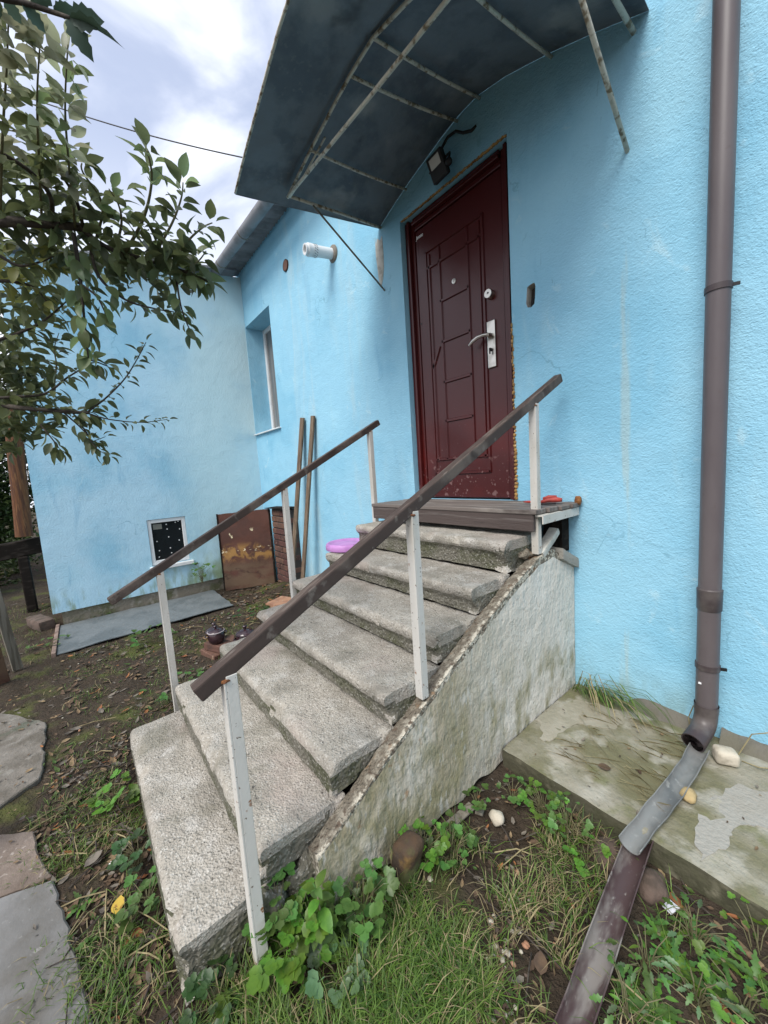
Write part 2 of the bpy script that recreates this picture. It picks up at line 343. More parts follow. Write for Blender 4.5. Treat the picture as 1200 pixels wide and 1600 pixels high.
M['plank'] = surf('weathered_plank', (0.165, 0.115, 0.075), [dict(col=(0.10, 0.065, 0.042), sc=5, vec=(9, 9, .5), lo=0.45, hi=0.62), dict(col=(0.24, 0.185, 0.13), sc=9, vec=(9, 9, .4), lo=.55, hi=.68)], rough=0.8, bump=[('noise', 30, 0.002, (4, 4, .3))])
M['plank_grey'] = surf('grey_weathered_timber', (0.20, 0.18, 0.145), [dict(col=(0.12, 0.105, 0.08), sc=6, vec=(7, 7, .6), lo=0.45, hi=0.62)], rough=0.85, bump=[('noise', 30, 0.003, (4, 4, .4))])
M['wood_dark'] = surf('dark_wet_timber', (0.014, 0.011, 0.009), [dict(col=(0.03, 0.024, 0.02), sc=8, vec=(3, 1, 3), lo=0.5, hi=0.65)], rough=0.95, spec=.1)
M['trunk_rust'] = surf('rust_brown_trunk', (0.125, 0.050, 0.019), [dict(col=(0.065, 0.026, 0.013), sc=6, vec=(6, 6, .5), lo=0.42, hi=0.6), dict(col=(0.18, 0.085, 0.034), sc=12, vec=(6, 6, .5), lo=.56, hi=.68)], rough=0.85, bump=[('noise', 16, 0.01, (4, 4, .4))])
M['pink'] = surf('lilac_pink_plastic', (0.62, 0.30, 0.66), [dict(col=(0.52, 0.235, 0.57), sc=8, lo=0.45, hi=0.65), dict(col=(0.25, 0.12, 0.26), sc=26, lo=.68, hi=.73, amt=.6)], rough=0.4, trans=0.15)
M['red'] = surf('faded_red_plastic', (0.42, 0.060, 0.045), [dict(col=(0.28, 0.045, 0.035), sc=18, lo=0.45, hi=0.65)], rough=0.5)
M['rust'] = surf('orange_rust', (0.24, 0.10, 0.03), [dict(col=(0.13, 0.05, 0.02), sc=40, lo=0.45, hi=0.6)], rough=0.9)
M['pot'] = surf('aubergine_enamel', (0.035, 0.017, 0.022), [dict(col=(0.06, 0.035, 0.04), sc=14, lo=.5, hi=.65)], rough=0.18, spec=0.6)
M['pot_ochre'] = surf('ochre_glaze', (0.26, 0.18, 0.08), [dict(col=(0.12, 0.075, 0.04), sc=16, lo=.5, hi=.62)], rough=0.4)
M['pot_rim'] = surf('pale_enamel_rim', (0.45, 0.40, 0.40), rough=0.3)
M['stone_pale'] = surf('pale_stone', (0.50, 0.45, 0.36), [dict(col=(0.36, 0.32, 0.25), sc=20, lo=.45, hi=.65)], rough=0.9, bump=[('noise', 70, 0.003, U)])
M['stone_ochre'] = surf('ochre_stone', (0.40, 0.30, 0.15), [dict(col=(0.25, 0.19, 0.10), sc=24, lo=.45, hi=.65)], rough=0.9, bump=[('noise', 70, 0.003, U)])
M['stone_brown'] = surf('brown_stone', (0.12, 0.085, 0.068), [dict(col=(0.07, 0.052, 0.04), sc=12, lo=.45, hi=.65)], rough=0.95, bump=[('noise', 50, 0.006, U)])
M['paper'] = surf('white_paper_scrap', (0.72, 0.72, 0.76), rough=0.8)
M['bark'] = surf('dark_grey_bark', (0.045, 0.036, 0.030), [dict(col=(0.085, 0.07, 0.055), sc=30, lo=.5, hi=.65)], rough=0.9, bump=[('noise', 60, 0.004, U)])
M['twig'] = surf('young_green_twig', (0.13, 0.12, 0.06), rough=0.7)
M['cable'] = surf('black_cable', (0.03, 0.03, 0.035), rough=0.6)
lf = dict(rough=0.42, spec=0.45, vary=0.38)
M['leaf'] = surf('fruit_tree_leaf', (0.16, 0.205, 0.088), [dict(col=(0.20, 0.245, 0.105), sc=3, lo=.4, hi=.62)], trans=0.45, **lf)
M['leaf_dark'] = surf('dark_fruit_tree_leaf', (0.115, 0.155, 0.078), [dict(col=(0.145, 0.185, 0.09), sc=3, lo=.4, hi=.62)], trans=0.42, **lf)
M['leaf_pale'] = surf('pale_backlit_leaf', (0.36, 0.39, 0.24), [dict(col=(0.46, 0.47, 0.32), sc=4, lo=.4, hi=.62)], trans=0.5, **lf)  # light shining through the shoots is put into this paler colour
M['leaf_yel'] = surf('yellow_green_leaf', (0.30, 0.33, 0.09), trans=0.42, **lf)
M['leaf_blue'] = surf('blue_green_serrated_leaf', (0.060, 0.095, 0.065), trans=0.28, **lf)
M['weed'] = surf('bright_weed_leaf', (0.125, 0.24, 0.030), [dict(col=(0.09, 0.19, 0.026), sc=30, lo=.4, hi=.6)], trans=0.34, **lf)
M['weed_mid'] = surf('mid_green_weed_leaf', (0.075, 0.155, 0.034), [dict(col=(0.10, 0.19, 0.045), sc=30, lo=.4, hi=.6)], trans=0.30, **lf)
M['weed_grey'] = surf('grey_green_weed_leaf', (0.115, 0.185, 0.085), [dict(col=(0.085, 0.145, 0.06), sc=30, lo=.4, hi=.6)], trans=0.25, **lf)
M['weed_dark'] = surf('dark_green_weed_leaf', (0.035, 0.080, 0.024), [dict(col=(0.05, 0.11, 0.03), sc=30, lo=.4, hi=.6)], trans=0.28, **lf)
M['grass1'] = surf('fresh_grass', (0.115, 0.205, 0.032), [dict(col=(0.16, 0.24, 0.05), sc=9, lo=.42, hi=.6)], rough=0.5, trans=0.3)
M['grass2'] = surf('deep_green_grass', (0.065, 0.128, 0.026), [dict(col=(0.08, 0.13, 0.03), sc=9, lo=.42, hi=.6)], rough=0.5, trans=0.3)
M['straw'] = surf('dry_straw', (0.34, 0.285, 0.155), [dict(col=(0.22, 0.175, 0.09), sc=12, lo=.42, hi=.6)], rough=0.8, trans=0.15)
M['litter1'] = surf('brown_dead_leaf', (0.11, 0.070, 0.042), [dict(col=(0.065, 0.042, 0.028), sc=16, lo=.42, hi=.6)], rough=0.85)
M['litter2'] = surf('tan_dead_leaf', (0.24, 0.17, 0.095), [dict(col=(0.15, 0.10, 0.055), sc=16, lo=.42, hi=.6)], rough=0.85)
M['litter3'] = surf('grey_dead_leaf', (0.18, 0.155, 0.125), [dict(col=(0.10, 0.085, 0.07), sc=16, lo=.42, hi=.6)], rough=0.85)
M['litter4'] = surf('orange_dead_leaf', (0.30, 0.125, 0.045), [dict(col=(0.20, 0.075, 0.03), sc=16, lo=.42, hi=.6)], rough=0.85)
M['yellow_leaf'] = surf('yellow_fallen_leaf', (0.48, 0.33, 0.05), [dict(col=(0.26, 0.14, 0.03), sc=45, lo=.52, hi=.62)], rough=0.7)
M['bush'] = surf('hedge_leaf', (0.034, 0.058, 0.017), [dict(col=(0.062, 0.085, 0.022), sc=1.6, lo=.42, hi=.6)], rough=0.5, trans=0.3)

# ------------------------------------------------------------------ mesh helpers
class MB:
    def __init__(s):
        s.v, s.f, s.mi = [], [], []
    def add(s, v, f, mi=0):
        k = len(s.v)
        s.v += [tuple(p) for p in v]
        s.f += [tuple(i + k for i in q) for q in f]
        s.mi += [mi] * len(f)
        return s
    def box(s, a, b, mi=0):
        (x0, y0, z0), (x1, y1, z1) = a, b
        v = [(x0, y0, z0), (x1, y0, z0), (x1, y1, z0), (x0, y1, z0), (x0, y0, z1), (x1, y0, z1), (x1, y1, z1), (x0, y1, z1)]
        return s.add(v, [(0, 3, 2, 1), (4, 5, 6, 7), (0, 1, 5, 4), (1, 2, 6, 5), (2, 3, 7, 6), (3, 0, 4, 7)], mi)
    def beam(s, p, q, w, h, up=(0, 0, 1), mi=0):
        p, q = Vector(p), Vector(q)
        d = (q - p).normalized(); r = d.cross(Vector(up)).normalized(); u = r.cross(d)
        v = []
        for c in (p, q):
            for a, b in ((-1, -1), (1, -1), (1, 1), (-1, 1)):
                v.append(c + r * a * w / 2 + u * b * h / 2)
        return s.add(v, [(0, 1, 2, 3), (7, 6, 5, 4), (0, 4, 5, 1), (1, 5, 6, 2), (2, 6, 7, 3), (3, 7, 4, 0)], mi)
    def tube(s, pts, rad, n=10, caps=True, mi=0):
        pts = [Vector(p) for p in pts]
        if not isinstance(rad, (list, tuple)):
            rad = [rad] * len(pts)
        rings = []
        up = Vector((0.13, 0.21, 0.97))
        for i, p in enumerate(pts):
            d = (pts[min(i + 1, len(pts) - 1)] - pts[max(i - 1, 0)]).normalized()
            r = d.cross(up)
            if r.length < 1e-3:
                r = d.cross(Vector((1, 0, 0)))
            r.normalize(); u = r.cross(d)
            rings.append([p + (r * math.cos(2 * PI * k / n) + u * math.sin(2 * PI * k / n)) * rad[i] for k in range(n)])
            up = u
        v = [q for R in rings for q in R]; f = []
        for i in range(len(pts) - 1):
            for k in range(n):
                a, b = i * n + k, i * n + (k + 1) % n
                f.append((a, b, b + n, a + n))
        if caps:
            f.append(tuple(range(n - 1, -1, -1))); f.append(tuple(range((len(pts) - 1) * n, len(pts) * n)))
        return s.add(v, f, mi)
    def lathe(s, prof, c, n=24, axis=None, mi=0):
        rot = Vector((0, 0, 1)).rotation_difference(Vector(axis)).to_matrix() if axis else Matrix.Identity(3)
        c = Vector(c); v = []; f = []
        for (r, z) in prof:
            for k in range(n):
                v.append(c + rot @ Vector((r * math.cos(2 * PI * k / n), r * math.sin(2 * PI * k / n), z)))
        for i in range(len(prof) - 1):
            for k in range(n):
                a, b = i * n + k, i * n + (k + 1) % n
                f.append((a, b, b + n, a + n))
        f.append(tuple(range(n - 1, -1, -1))); f.append(tuple(range((len(prof) - 1) * n, len(prof) * n)))
        return s.add(v, f, mi)
    def prism(s, poly, z0, z1, mi=0):          # polygon in xy between two heights
        k = len(poly)
        v = [(p[0], p[1], z0) for p in poly] + [(p[0], p[1], z1) for p in poly]
        f = [tuple(range(k - 1, -1, -1)), tuple(range(k, 2 * k))] + [(i, (i + 1) % k, (i + 1) % k + k, i + k) for i in range(k)]
        return s.add(v, f, mi)
    def blob(s, c, r, seed=0, amp=0.25, fr=1.5, sub=3, flat=None, mi=0):
        bm = bmesh.new(); bmesh.ops.create_icosphere(bm, subdivisions=sub, radius=1)
        o = Vector((seed * 7.3, seed * 3.1, seed * 1.7)); v = []
        for p in bm.verts:
            q = p.co * (1 + amp * noise.noise(p.co * fr + o) + amp * .4 * noise.noise(p.co * fr * 3 + o))
            v.append((c[0] + q.x * r[0], c[1] + q.y * r[1], c[2] + q.z * r[2]))
        for i, p in enumerate(bm.verts): p.index = i
        f = [tuple(w.index for w in q.verts) for q in bm.faces]
        bm.free()
        return s.add(v, f, mi)

def wloc(o):
    L = Vector((0, 0, 0))
    while o is not None:
        L = L + o.location; o = o.parent
    return L
def link_mesh(name, me, parent=None, loc=None):
    o = bpy.data.objects.new(name, me); COL.objects.link(o)
    if parent is not None: o.parent = parent
    if loc is not None: o.location = loc
    return o
def obj(name, mb, mats, parent=None, smooth=False, bevel=0.0, origin=None, seg=1):
    """world-space MB -> one mesh object; origin at its base (top level) or at the parent's origin"""
    if not isinstance(mats, (list, tuple)): mats = [mats]
    if origin is None:
        if parent is not None:
            origin = wloc(parent)
        else:
            a = np.array(mb.v); lo, hi = a.min(0), a.max(0)
            origin = Vector(((lo[0] + hi[0]) / 2, (lo[1] + hi[1]) / 2, lo[2]))
    origin = Vector(origin)
    me = bpy.data.meshes.new(name)
    me.from_pydata([(p[0] - origin.x, p[1] - origin.y, p[2] - origin.z) for p in mb.v], [], mb.f)
    for m in mats: me.materials.append(m)
    if len(mats) > 1: me.polygons.foreach_set('material_index', mb.mi)
    bm = bmesh.new(); bm.from_mesh(me)
    bmesh.ops.recalc_face_normals(bm, faces=bm.faces)
    if bevel:
        bmesh.ops.bevel(bm, geom=[e for e in bm.edges if len(e.link_faces) == 2 and e.calc_face_angle(0) > 0.5], offset=bevel, segments=seg, affect='EDGES', profile=0.6)
    bm.to_mesh(me); bm.free()
    if smooth:
        me.polygons.foreach_set('use_smooth', [True] * len(me.polygons))
        if smooth != True:
            me.set_sharp_from_angle(angle=math.radians(smooth))
    o = link_mesh(name, me, parent)
    o.location = origin - (wloc(parent) if parent is not None else Vector((0, 0, 0)))
    return o
def tag(o, label=None, cat=None, group=None, kind=None):
    if label: o['label'] = label
    if cat: o['category'] = cat
    if group: o['group'] = group
    if kind: o['kind'] = kind
    return o
def thing(name, label, cat, loc=(0, 0, 0), group=None):
    o = bpy.data.objects.new(name, None); COL.objects.link(o)
    o.location = loc; o.empty_display_size = 0.1
    return tag(o, label, cat, group)
def copy_part(o, parent, loc):
    c = o.copy(); COL.objects.link(c); c.parent = parent; c.location = loc
    return c
def rough_box(a, b, step, amp, seed, rounds=0.0, fn=None, fr=6.0):
    """subdivided box with rounded edges and broken, noisy faces"""
    a, b = Vector(a), Vector(b); size = b - a
    n = [max(1, int(round(size[i] / step))) for i in range(3)]
    idx, V, F = {}, [], []
    def vid(i, j, k):
        t = (i, j, k)
        if t not in idx:
            p = Vector((a.x + size.x * i / n[0], a.y + size.y * j / n[1], a.z + size.z * k / n[2]))
            if rounds:
                c = Vector([min(max(p[q], a[q] + rounds), b[q] - rounds) for q in range(3)])
                d = p - c
                if d.length > 1e-9: p = c + d.normalized() * rounds
            if fn: p = fn(p)
            o = Vector((seed * 5.1, seed * 2.3, seed * 9.7))
            p = p + noise.noise_vector(p * fr + o) * amp + noise.noise_vector(p * fr * 4 + o) * amp * .45
            idx[t] = len(V); V.append(p)
        return idx[t]
    for ax in range(3):
        u, w = (ax + 1) % 3, (ax + 2) % 3
        for side in (0, n[ax]):
            for i in range(n[u]):
                for j in range(n[w]):
                    q = []
                    for di, dj in ((0, 0), (1, 0), (1, 1), (0, 1)):
                        t = [0, 0, 0]; t[ax] = side; t[u] = i + di; t[w] = j + dj
                        q.append(vid(*t))
                    F.append(tuple(q) if side else tuple(q[::-1]))
    return V, F
def wall_holes(outer, holes, to3, depth, lining=None):
    """flat wall with openings; each opening gets reveals `depth` deep"""
    bm = bmesh.new(); E = []
    for loop in [outer] + [h for h in holes]:
        vs_ = [bm.verts.new((p[0], p[1], 0)) for p in loop]
        E += [bm.edges.new((vs_[i], vs_[(i + 1) % len(vs_)])) for i in range(len(vs_))]
    bmesh.ops.triangle_fill(bm, use_beauty=True, edges=E)
    bm.verts.index_update()
    mb = MB()
    mb.add([to3(v.co.x, v.co.y, 0) for v in bm.verts], [tuple(v.index for v in f.verts) for f in bm.faces])
    bm.free()
    for h, d in zip(holes, depth):
        k = len(h)
        mb.add([to3(p[0], p[1], 0) for p in h] + [to3(p[0], p[1], d) for p in h], [(i, (i + 1) % k, (i + 1) % k + k, i + k) for i in range(k)], (lining or [0] * 9)[holes.index(h)])
    return mb
def circle(cx, cy, r, n=20, sx=1.0, jit=0.0, seed=0):
    q = random.Random(seed)
    return [(cx + math.cos(2 * PI * i / n) * r * sx * (1 + q.uniform(-jit, jit)), cy + math.sin(2 * PI * i / n) * r * (1 + q.uniform(-jit, jit))) for i in range(n)]

# ------------------------------------------------------------------ the ground
def sstep(x, a, b):
    t = np.clip((x - a) / (b - a), 0, 1); return t * t * (3 - 2 * t)
def ground_z(x, y):
    x = np.asarray(x, float); y = np.asarray(y, float)
    z = -1.345 - 0.135 * sstep(-x, 1.9, 4.3)
    z = z + 0.16 * np.exp(-(((x + 4.35) / .55) ** 2 + ((y - 1.95) / .30) ** 2))
    z = z - 0.035 * np.exp(-(((x + 0.55) / .35) ** 2 + ((y - 1.05) / .30) ** 2))
    return z
def gz(x, y): return float(ground_z(x, y))
xs = np.concatenate([np.linspace(-60, -7, 14)[:-1], np.linspace(-7, -3, 110)[:-1], np.linspace(-3, 1.0, 210)[:-1], np.linspace(1.0, 60, 14)])
ys = np.concatenate([np.linspace(-60, -2, 14)[:-1], np.linspace(-2, 2.2, 210)[:-1], np.linspace(2.2, 60, 12)])
X, Y = np.meshgrid(xs, ys)
Z = ground_z(X, Y)
near = (X > -7) & (X < 1) & (Y > -2) & (Y < 2.2)
it = np.nditer([X, Y, near], flags=['multi_index'])
for x, y, k in it:
    if k:
        p = Vector((float(x) * 6, float(y) * 6, 0))
        Z[it.multi_index] += 0.014 * noise.noise(p) + 0.008 * noise.noise(p * 3.3) + 0.005 * noise.noise(p * 8)
nx, ny = len(xs), len(ys)
V = np.stack([X.ravel(), Y.ravel(), Z.ravel()], 1)
ii = (np.arange(ny - 1)[:, None] * nx + np.arange(nx - 1)[None, :]).ravel()
F = np.stack([ii, ii + 1, ii + nx + 1, ii + nx], 1)
me = bpy.data.meshes.new('ground'); me.from_pydata(V.tolist(), [], F.tolist()); me.materials.append(M['soil'])
me.polygons.foreach_set('use_smooth', [True] * len(me.polygons))
tag(link_mesh('ground', me), kind='structure')

# path slabs on the left
path = thing('path', None, None); path['kind'] = 'structure'
path.location = (-2.6, -0.6, -1.38)
def slab(poly, z0, z1, mat, seed):
    pts = []
    for i in range(len(poly)):
        p, q = Vector(poly[i]), Vector(poly[(i + 1) % len(poly)])
        k = max(1, int((q - p).length / 0.035))
        for j in range(k):
            t = p.lerp(q, j / k); o = noise.noise_vector(Vector((t.x * 9, t.y * 9, seed))) * 0.012 + noise.noise_vector(Vector((t.x * 30, t.y * 30, seed))) * 0.010
            pts.append((t.x + o.x, t.y + o.y))
    mb = MB().prism(pts, z0, z1); k_ = len(pts)
    mb.v = [(p[0], p[1], gz(p[0], p[1]) + (.020 if i_ >= k_ else -.06)) for i_, p in enumerate(mb.v)]
    obj('slab', mb, mat, path, bevel=0.005)
slab([(-3.044, -0.321, -1.400)[:2], (-2.369, -0.294, -1.380)[:2], (-2.229, -0.462, -1.360)[:2], (-2.4, -1.1), (-4.2, -1.5), (-3.768, -0.733, -1.420)[:2]], -1.46, -1.395, M['slab'], 1)
slab([(-1.986, -0.302, -1.360)[:2], (-1.696, -0.231, -1.350)[:2], (-1.738, -0.366, -1.350)[:2], (-1.72, -1.0), (-2.1, -1.0), (-2.089, -0.444, -1.360)[:2]], -1.42, -1.352, M['slab_brown'], 2)
slab([(-1.680, -0.227, -1.345)[:2], (-1.413, -0.175, -1.340)[:2], (-1.134, -0.125, -1.340)[:2], (-0.95, -0.25), (-1.0, -1.0), (-1.66, -1.0), (-1.727, -0.365, -1.350)[:2]], -1.41, -1.335, M['slab_smooth'], 3)

# ------------------------------------------------------------------ the blue house
D = 2.077
XF = -5.40
house = thing('house', 'pale blue rendered house with a maroon front door and corner annexe', 'house', (-1.7, D, -1.45))
DX0, DX1, DZ0, DZ1 = -2.168, -1.272, -0.235, 1.822
WX0, WX1, WZ0, WZ1 = -5.395, -4.56, 0.64, 2.118
r2 = random.Random(3)
socket_hole = [(-1.172, .862), (-1.150, .856), (-1.131, .868), (-1.126, .905), (-1.123, .962), (-1.130, .978), (-1.152, .976), (-1.172, .968), (-1.176, .93), (-1.180, .885)]
round_hole = circle(-4.017, 2.334, 0.062, 18)
w = wall_holes([(XF - .3, -1.7), (3.2, -1.7), (3.2, 2.86), (XF - .3, 2.86)],
               [[(DX0, DZ0), (DX1, DZ0), (DX1, DZ1), (DX0, DZ1)], [(WX0, WZ0), (WX1, WZ0), (WX1, WZ1), (WX0, WZ1)], socket_hole, round_hole],
               lambda u, v, d: (u, D + d, v), [0.14, 0.28, 0.06, 0.12], [0, 0, 1, 1])
obj('wall', w, [M['wall'], M['plaster']], house)
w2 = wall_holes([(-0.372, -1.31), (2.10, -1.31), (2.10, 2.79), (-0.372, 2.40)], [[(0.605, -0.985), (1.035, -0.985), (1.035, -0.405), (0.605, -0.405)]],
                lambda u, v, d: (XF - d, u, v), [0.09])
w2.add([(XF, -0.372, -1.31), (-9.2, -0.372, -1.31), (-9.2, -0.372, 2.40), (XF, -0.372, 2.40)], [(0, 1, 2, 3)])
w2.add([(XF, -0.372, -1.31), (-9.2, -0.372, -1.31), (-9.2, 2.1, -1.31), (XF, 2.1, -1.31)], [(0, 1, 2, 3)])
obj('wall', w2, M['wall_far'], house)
obj('plinth', MB().box((-9.1, -0.30, -1.75), (XF - 0.035, 2.06, -1.312)), M['plinth'], house)
obj('inner_wall', MB().box((XF + .06, D + 0.30, -1.7), (3.1, D + 0.42, 2.8)), M['plaster'], house)
obj('socket_back', MB().box((-1.20, D + .052, .84), (-1.10, D + .07, .99)), M['mortar'], house)
obj('wire_stub', MB().tube([(-1.147, D + .055, .93), (-1.147, D + .02, .90), (-1.15, D + .012, .872)], 0.006, 8), M['black'], house, smooth=True)
obj('sleeve', MB().lathe([(0.061, -0.02), (0.054, -0.02), (0.054, 0.10), (0.0, 0.10)], (-4.017, D + 0.008, 2.334), 20, (0, 1, 0)), surf('clay_sleeve', (0.17, 0.09, 0.065), rough=.9), house, smooth=40)
# bare plaster patch
pp = [(-2.46, 1.86), (-2.455, 1.80), (-2.435, 1.84), (-2.40, 1.81), (-2.375, 1.83), (-2.37, 1.70), (-2.375, 1.60), (-2.395, 1.52), (-2.42, 1.47), (-2.44, 1.50), (-2.452, 1.62), (-2.462, 1.72)]
k = len(pp)
obj('plaster_patch', MB().add([(p[0], D - .003, p[1]) for p in pp] + [(p[0], D + .01, p[1]) for p in pp], [tuple(range(k))] + [(i, (i + 1) % k, (i + 1) % k + k, i + k) for i in range(k)]), M['plaster'], house)
# roofs, gutter
rb = MB(); nn = 260
for (za_, off) in ((0.0, 0),):
    vs_ = []
    for i in range(nn + 1):
        x = XF - .1 + (8.6) * i / nn
        wz = 0.014 * math.cos(2 * PI * x / 0.076)
        ye = 1.80 + (x - XF) * 0.035
        vs_ += [(x, ye, 2.805 + wz), (x, D + .3, 2.895 + wz), (x, 6.0, 4.3 + wz), (x, ye, 2.811 + wz), (x, D + .3, 2.901 + wz), (x, 6.0, 4.306 + wz)]
    fs_ = []
    for i in range(nn):
        a = i * 6
        fs_ += [(a, a + 6, a + 7, a + 1), (a + 1, a + 7, a + 8, a + 2), (a + 3, a + 4, a + 10, a + 9), (a + 4, a + 5, a + 11, a + 10), (a, a + 3, a + 9, a + 6)]
    rb.add(vs_, fs_)
roof = obj('roof', rb, M['roof'], house, smooth=True)
rb2 = MB()
rb2.add([(XF + .12, -0.50, 2.40), (XF + .12, 2.0, 2.80), (-9.5, 2.0, 2.80), (-9.5, -.50, 2.40), (XF + .12, -0.50, 2.43), (XF + .12, 2.0, 2.83), (-9.5, 2.0, 2.83), (-9.5, -.50, 2.43)],
        [(0, 1, 2, 3), (4, 7, 6, 5), (0, 4, 5, 1), (0, 3, 7, 4), (2, 6, 7, 3), (1, 5, 6, 2)])
obj('roof', rb2, M['roof'], house)
gb = MB(); gp = []; L0, L1 = Vector((XF + .02, 1.745, 2.775)), Vector((3.2, 2.02, 2.70))
ng = 14; NL = 24; vs_ = []
for i in range(NL + 1):
    c = L0.lerp(L1, i / NL)
    for rr in (0.066, 0.061):
        for j in range(ng + 1):
            a = PI + PI * j / ng
            vs_.append((c.x, c.y + rr * math.cos(a), c.z + rr * math.sin(a)))
fs_ = []; W_ = 2 * (ng + 1)
for i in range(NL):
    for j in range(ng):
        a = i * W_ + j
        fs_.append((a, a + 1, a + 1 + W_, a + W_)); b_ = a + ng + 1
        fs_.append((b_, b_ + W_, b_ + 1 + W_, b_ + 1))
    for e in (0, ng):
        a = i * W_ + e; fs_.append((a, a + W_, a + W_ + ng + 1, a + ng + 1))
fs_ += [(j, j + 1, j + ng + 2, j + ng + 1) for j in range(ng)]
gutter = obj('gutter', gb.add(vs_, fs_), M['gutter'], house, smooth=50)
for t in (0.03, 0.115, 0.20, 0.30):
    c = L0.lerp(L1, t)
    obj('bracket', MB().tube([(c.x, c.y + .068 * math.cos(PI + PI * j / 12), c.z + .068 * math.sin(PI + PI * j / 12)) for j in range(13)], 0.006, 6), M['stay'], gutter, smooth=True)

# front door
door_frame = MB()
yF = D + 0.035
fx = [(DX0 + .004, DX0 + .030, yF + .010), (DX0 + .030, DX0 + .052, yF), (DX0 + .052, DX0 + .084, yF + .026)]
for (a, b, y) in fx:
    door_frame.box((a, y, DZ0 + .002), (b, yF + .085, DZ1 - .006))
for (a, b, y) in fx:
    a2, b2 = DX1 - .004 - (b - DX0 - .004), DX1 - .004 - (a - DX0 - .004)
    door_frame.box((a2, y, DZ0 + .002), (b2, yF + .085, DZ1 - .006))
for i, (a, b, y) in enumerate(fx):
    h0, h1 = DZ1 - .006 - (b - DX0 - .004), DZ1 - .006 - (a - DX0 - .004)
    door_frame.box((DX0 + .084, y, h0), (DX1 - .084, yF + .084, h1))
obj('door_frame', door_frame, M['door'], house, bevel=0.005, seg=2)
yL = D + 0.068
LX0, LX1, LZ1 = DX0 + .088, DX1 - .088, DZ1 - .092
door = obj('door', MB().box((LX0, yL, DZ0 + .012), (LX1, yL + .05, LZ1)), M['door'], house, bevel=0.004, seg=2)
mo = MB()
def ridge(x0, z0, x1, z1, w=0.013, h=0.010):
    p, q = Vector((x0, 0, z0)), Vector((x1, 0, z1)); d = (q - p).normalized(); s_ = Vector((-d.z, 0, d.x))
    v = []
    for c in (p - d * w * .4, q + d * w * .4):
        for a, y in ((-w, yL + .001), (-w * .55, yL - h), (w * .55, yL - h), (w, yL + .001)):
            v.append((c.x + s_.x * a, y, c.z + s_.z * a))
    mo.add(v, [(0, 1, 2, 3), (7, 6, 5, 4), (0, 4, 5, 1), (1, 5, 6, 2), (2, 6, 7, 3), (3, 7, 4, 0)])
xa, xb, xc, xd, zt, zb = -1.985, -1.862, -1.620, -1.500, 1.547, -0.045
for q in [(xa, zb, xa, zt), (xd, zb, xd, zt), (xa, zt, xd, zt), (xa, zb, xd, zb), (xa + .028, zb + .10, xa + .028, zt - .03), (xd - .028, zb + .1, xd - .028, zt - .03),
          (xb, zb + .11, xb, zt - .02), (xc, zb + .11, xc, zt - .02), (xa + .01, 1.432, xd - .01, 1.432), (xb, 1.168, xc, 1.168), (xb, .892, xc, .892),
          (xb, .612, xc, .612), (xb, .337, xc, .337), (xa + .01, .062, xd - .01, .062), (-1.962, .735, -1.895, .865)]:
    ridge(*q)
obj('moulding', mo, M['door'], door, smooth=30)
obj('peephole', MB().lathe([(.0, .012), (.006, .012), (.0085, .006), (.016, .005), (.017, 0)], (-1.739, yL - .001, 1.252), 20, (0, -1, 0)), M['steel'], door, smooth=40)
obj('lock_cylinder', MB().lathe([(0, .030), (.0055, .030), (.006, .033), (.025, .033), (.0285, .028), (.029, 0)], (-1.454, yL - .001, 1.055), 24, (0, -1, 0)), M['steel'], door, smooth=40)
obj('keyhole', MB().lathe([(0, .002), (.0055, .002), (.0055, 0)], (-1.452, yL - .0335, 1.058), 12, (0, -1, 0)), M['keyhole'], door)
obj('lock_plate', MB().box((-1.484, yL - .014, .612), (-1.424, yL - .0005, .898)), M['steel'], door, bevel=0.004, seg=2)
hb = MB().lathe([(.017, 0), (.015, .02), (.011, .04)], (-1.452, yL - .014, .805), 16, (0, -1, 0))
hp = [(-1.448, yL - .052, .806), (-1.48, yL - .060, .810), (-1.52, yL - .062, .808), (-1.56, yL - .060, .796), (-1.592, yL - .055, .779)]
hb.tube(hp, [.011, .0115, .012, .0115, .009], 12)
obj('handle', hb, M['steel'], door, smooth=50)
kb = MB().lathe([(.010, 0), (.010, .012)], (-1.455, yL - .014, .722), 14, (0, -1, 0)); kb.box((-1.4585, yL - .034, .694), (-1.4515, yL - .026, .730))
obj('key', kb, M['black'], door)
obj('screw', MB().lathe([(.006, 0), (.005, .003)], (-2.066, yL - .001, 1.083), 10, (0, -1, 0)), M['black'], door)
fc = bpy.data.curves.new('lettering', 'FONT'); fc.body = 'Javono'; fc.size = 0.034; fc.shear = 0.25; fc.extrude = 0.0004; fc.offset = 0.0008
fo = bpy.data.objects.new('lettering', fc); COL.objects.link(fo)
bpy.context.view_layer.update()
fm = bpy.data.meshes.new_from_object(fo.evaluated_get(bpy.context.evaluated_depsgraph_get()))
bpy.data.objects.remove(fo)
fm.materials.clear(); fm.materials.append(M['letter'])
lo_ = link_mesh('lettering', fm, door); lo_.location = Vector((-2.072, yL - .0025, 1.672)) - wloc(door); lo_.rotation_euler = (PI / 2, 0, 0); lo_.scale = (.74, 1, 1)
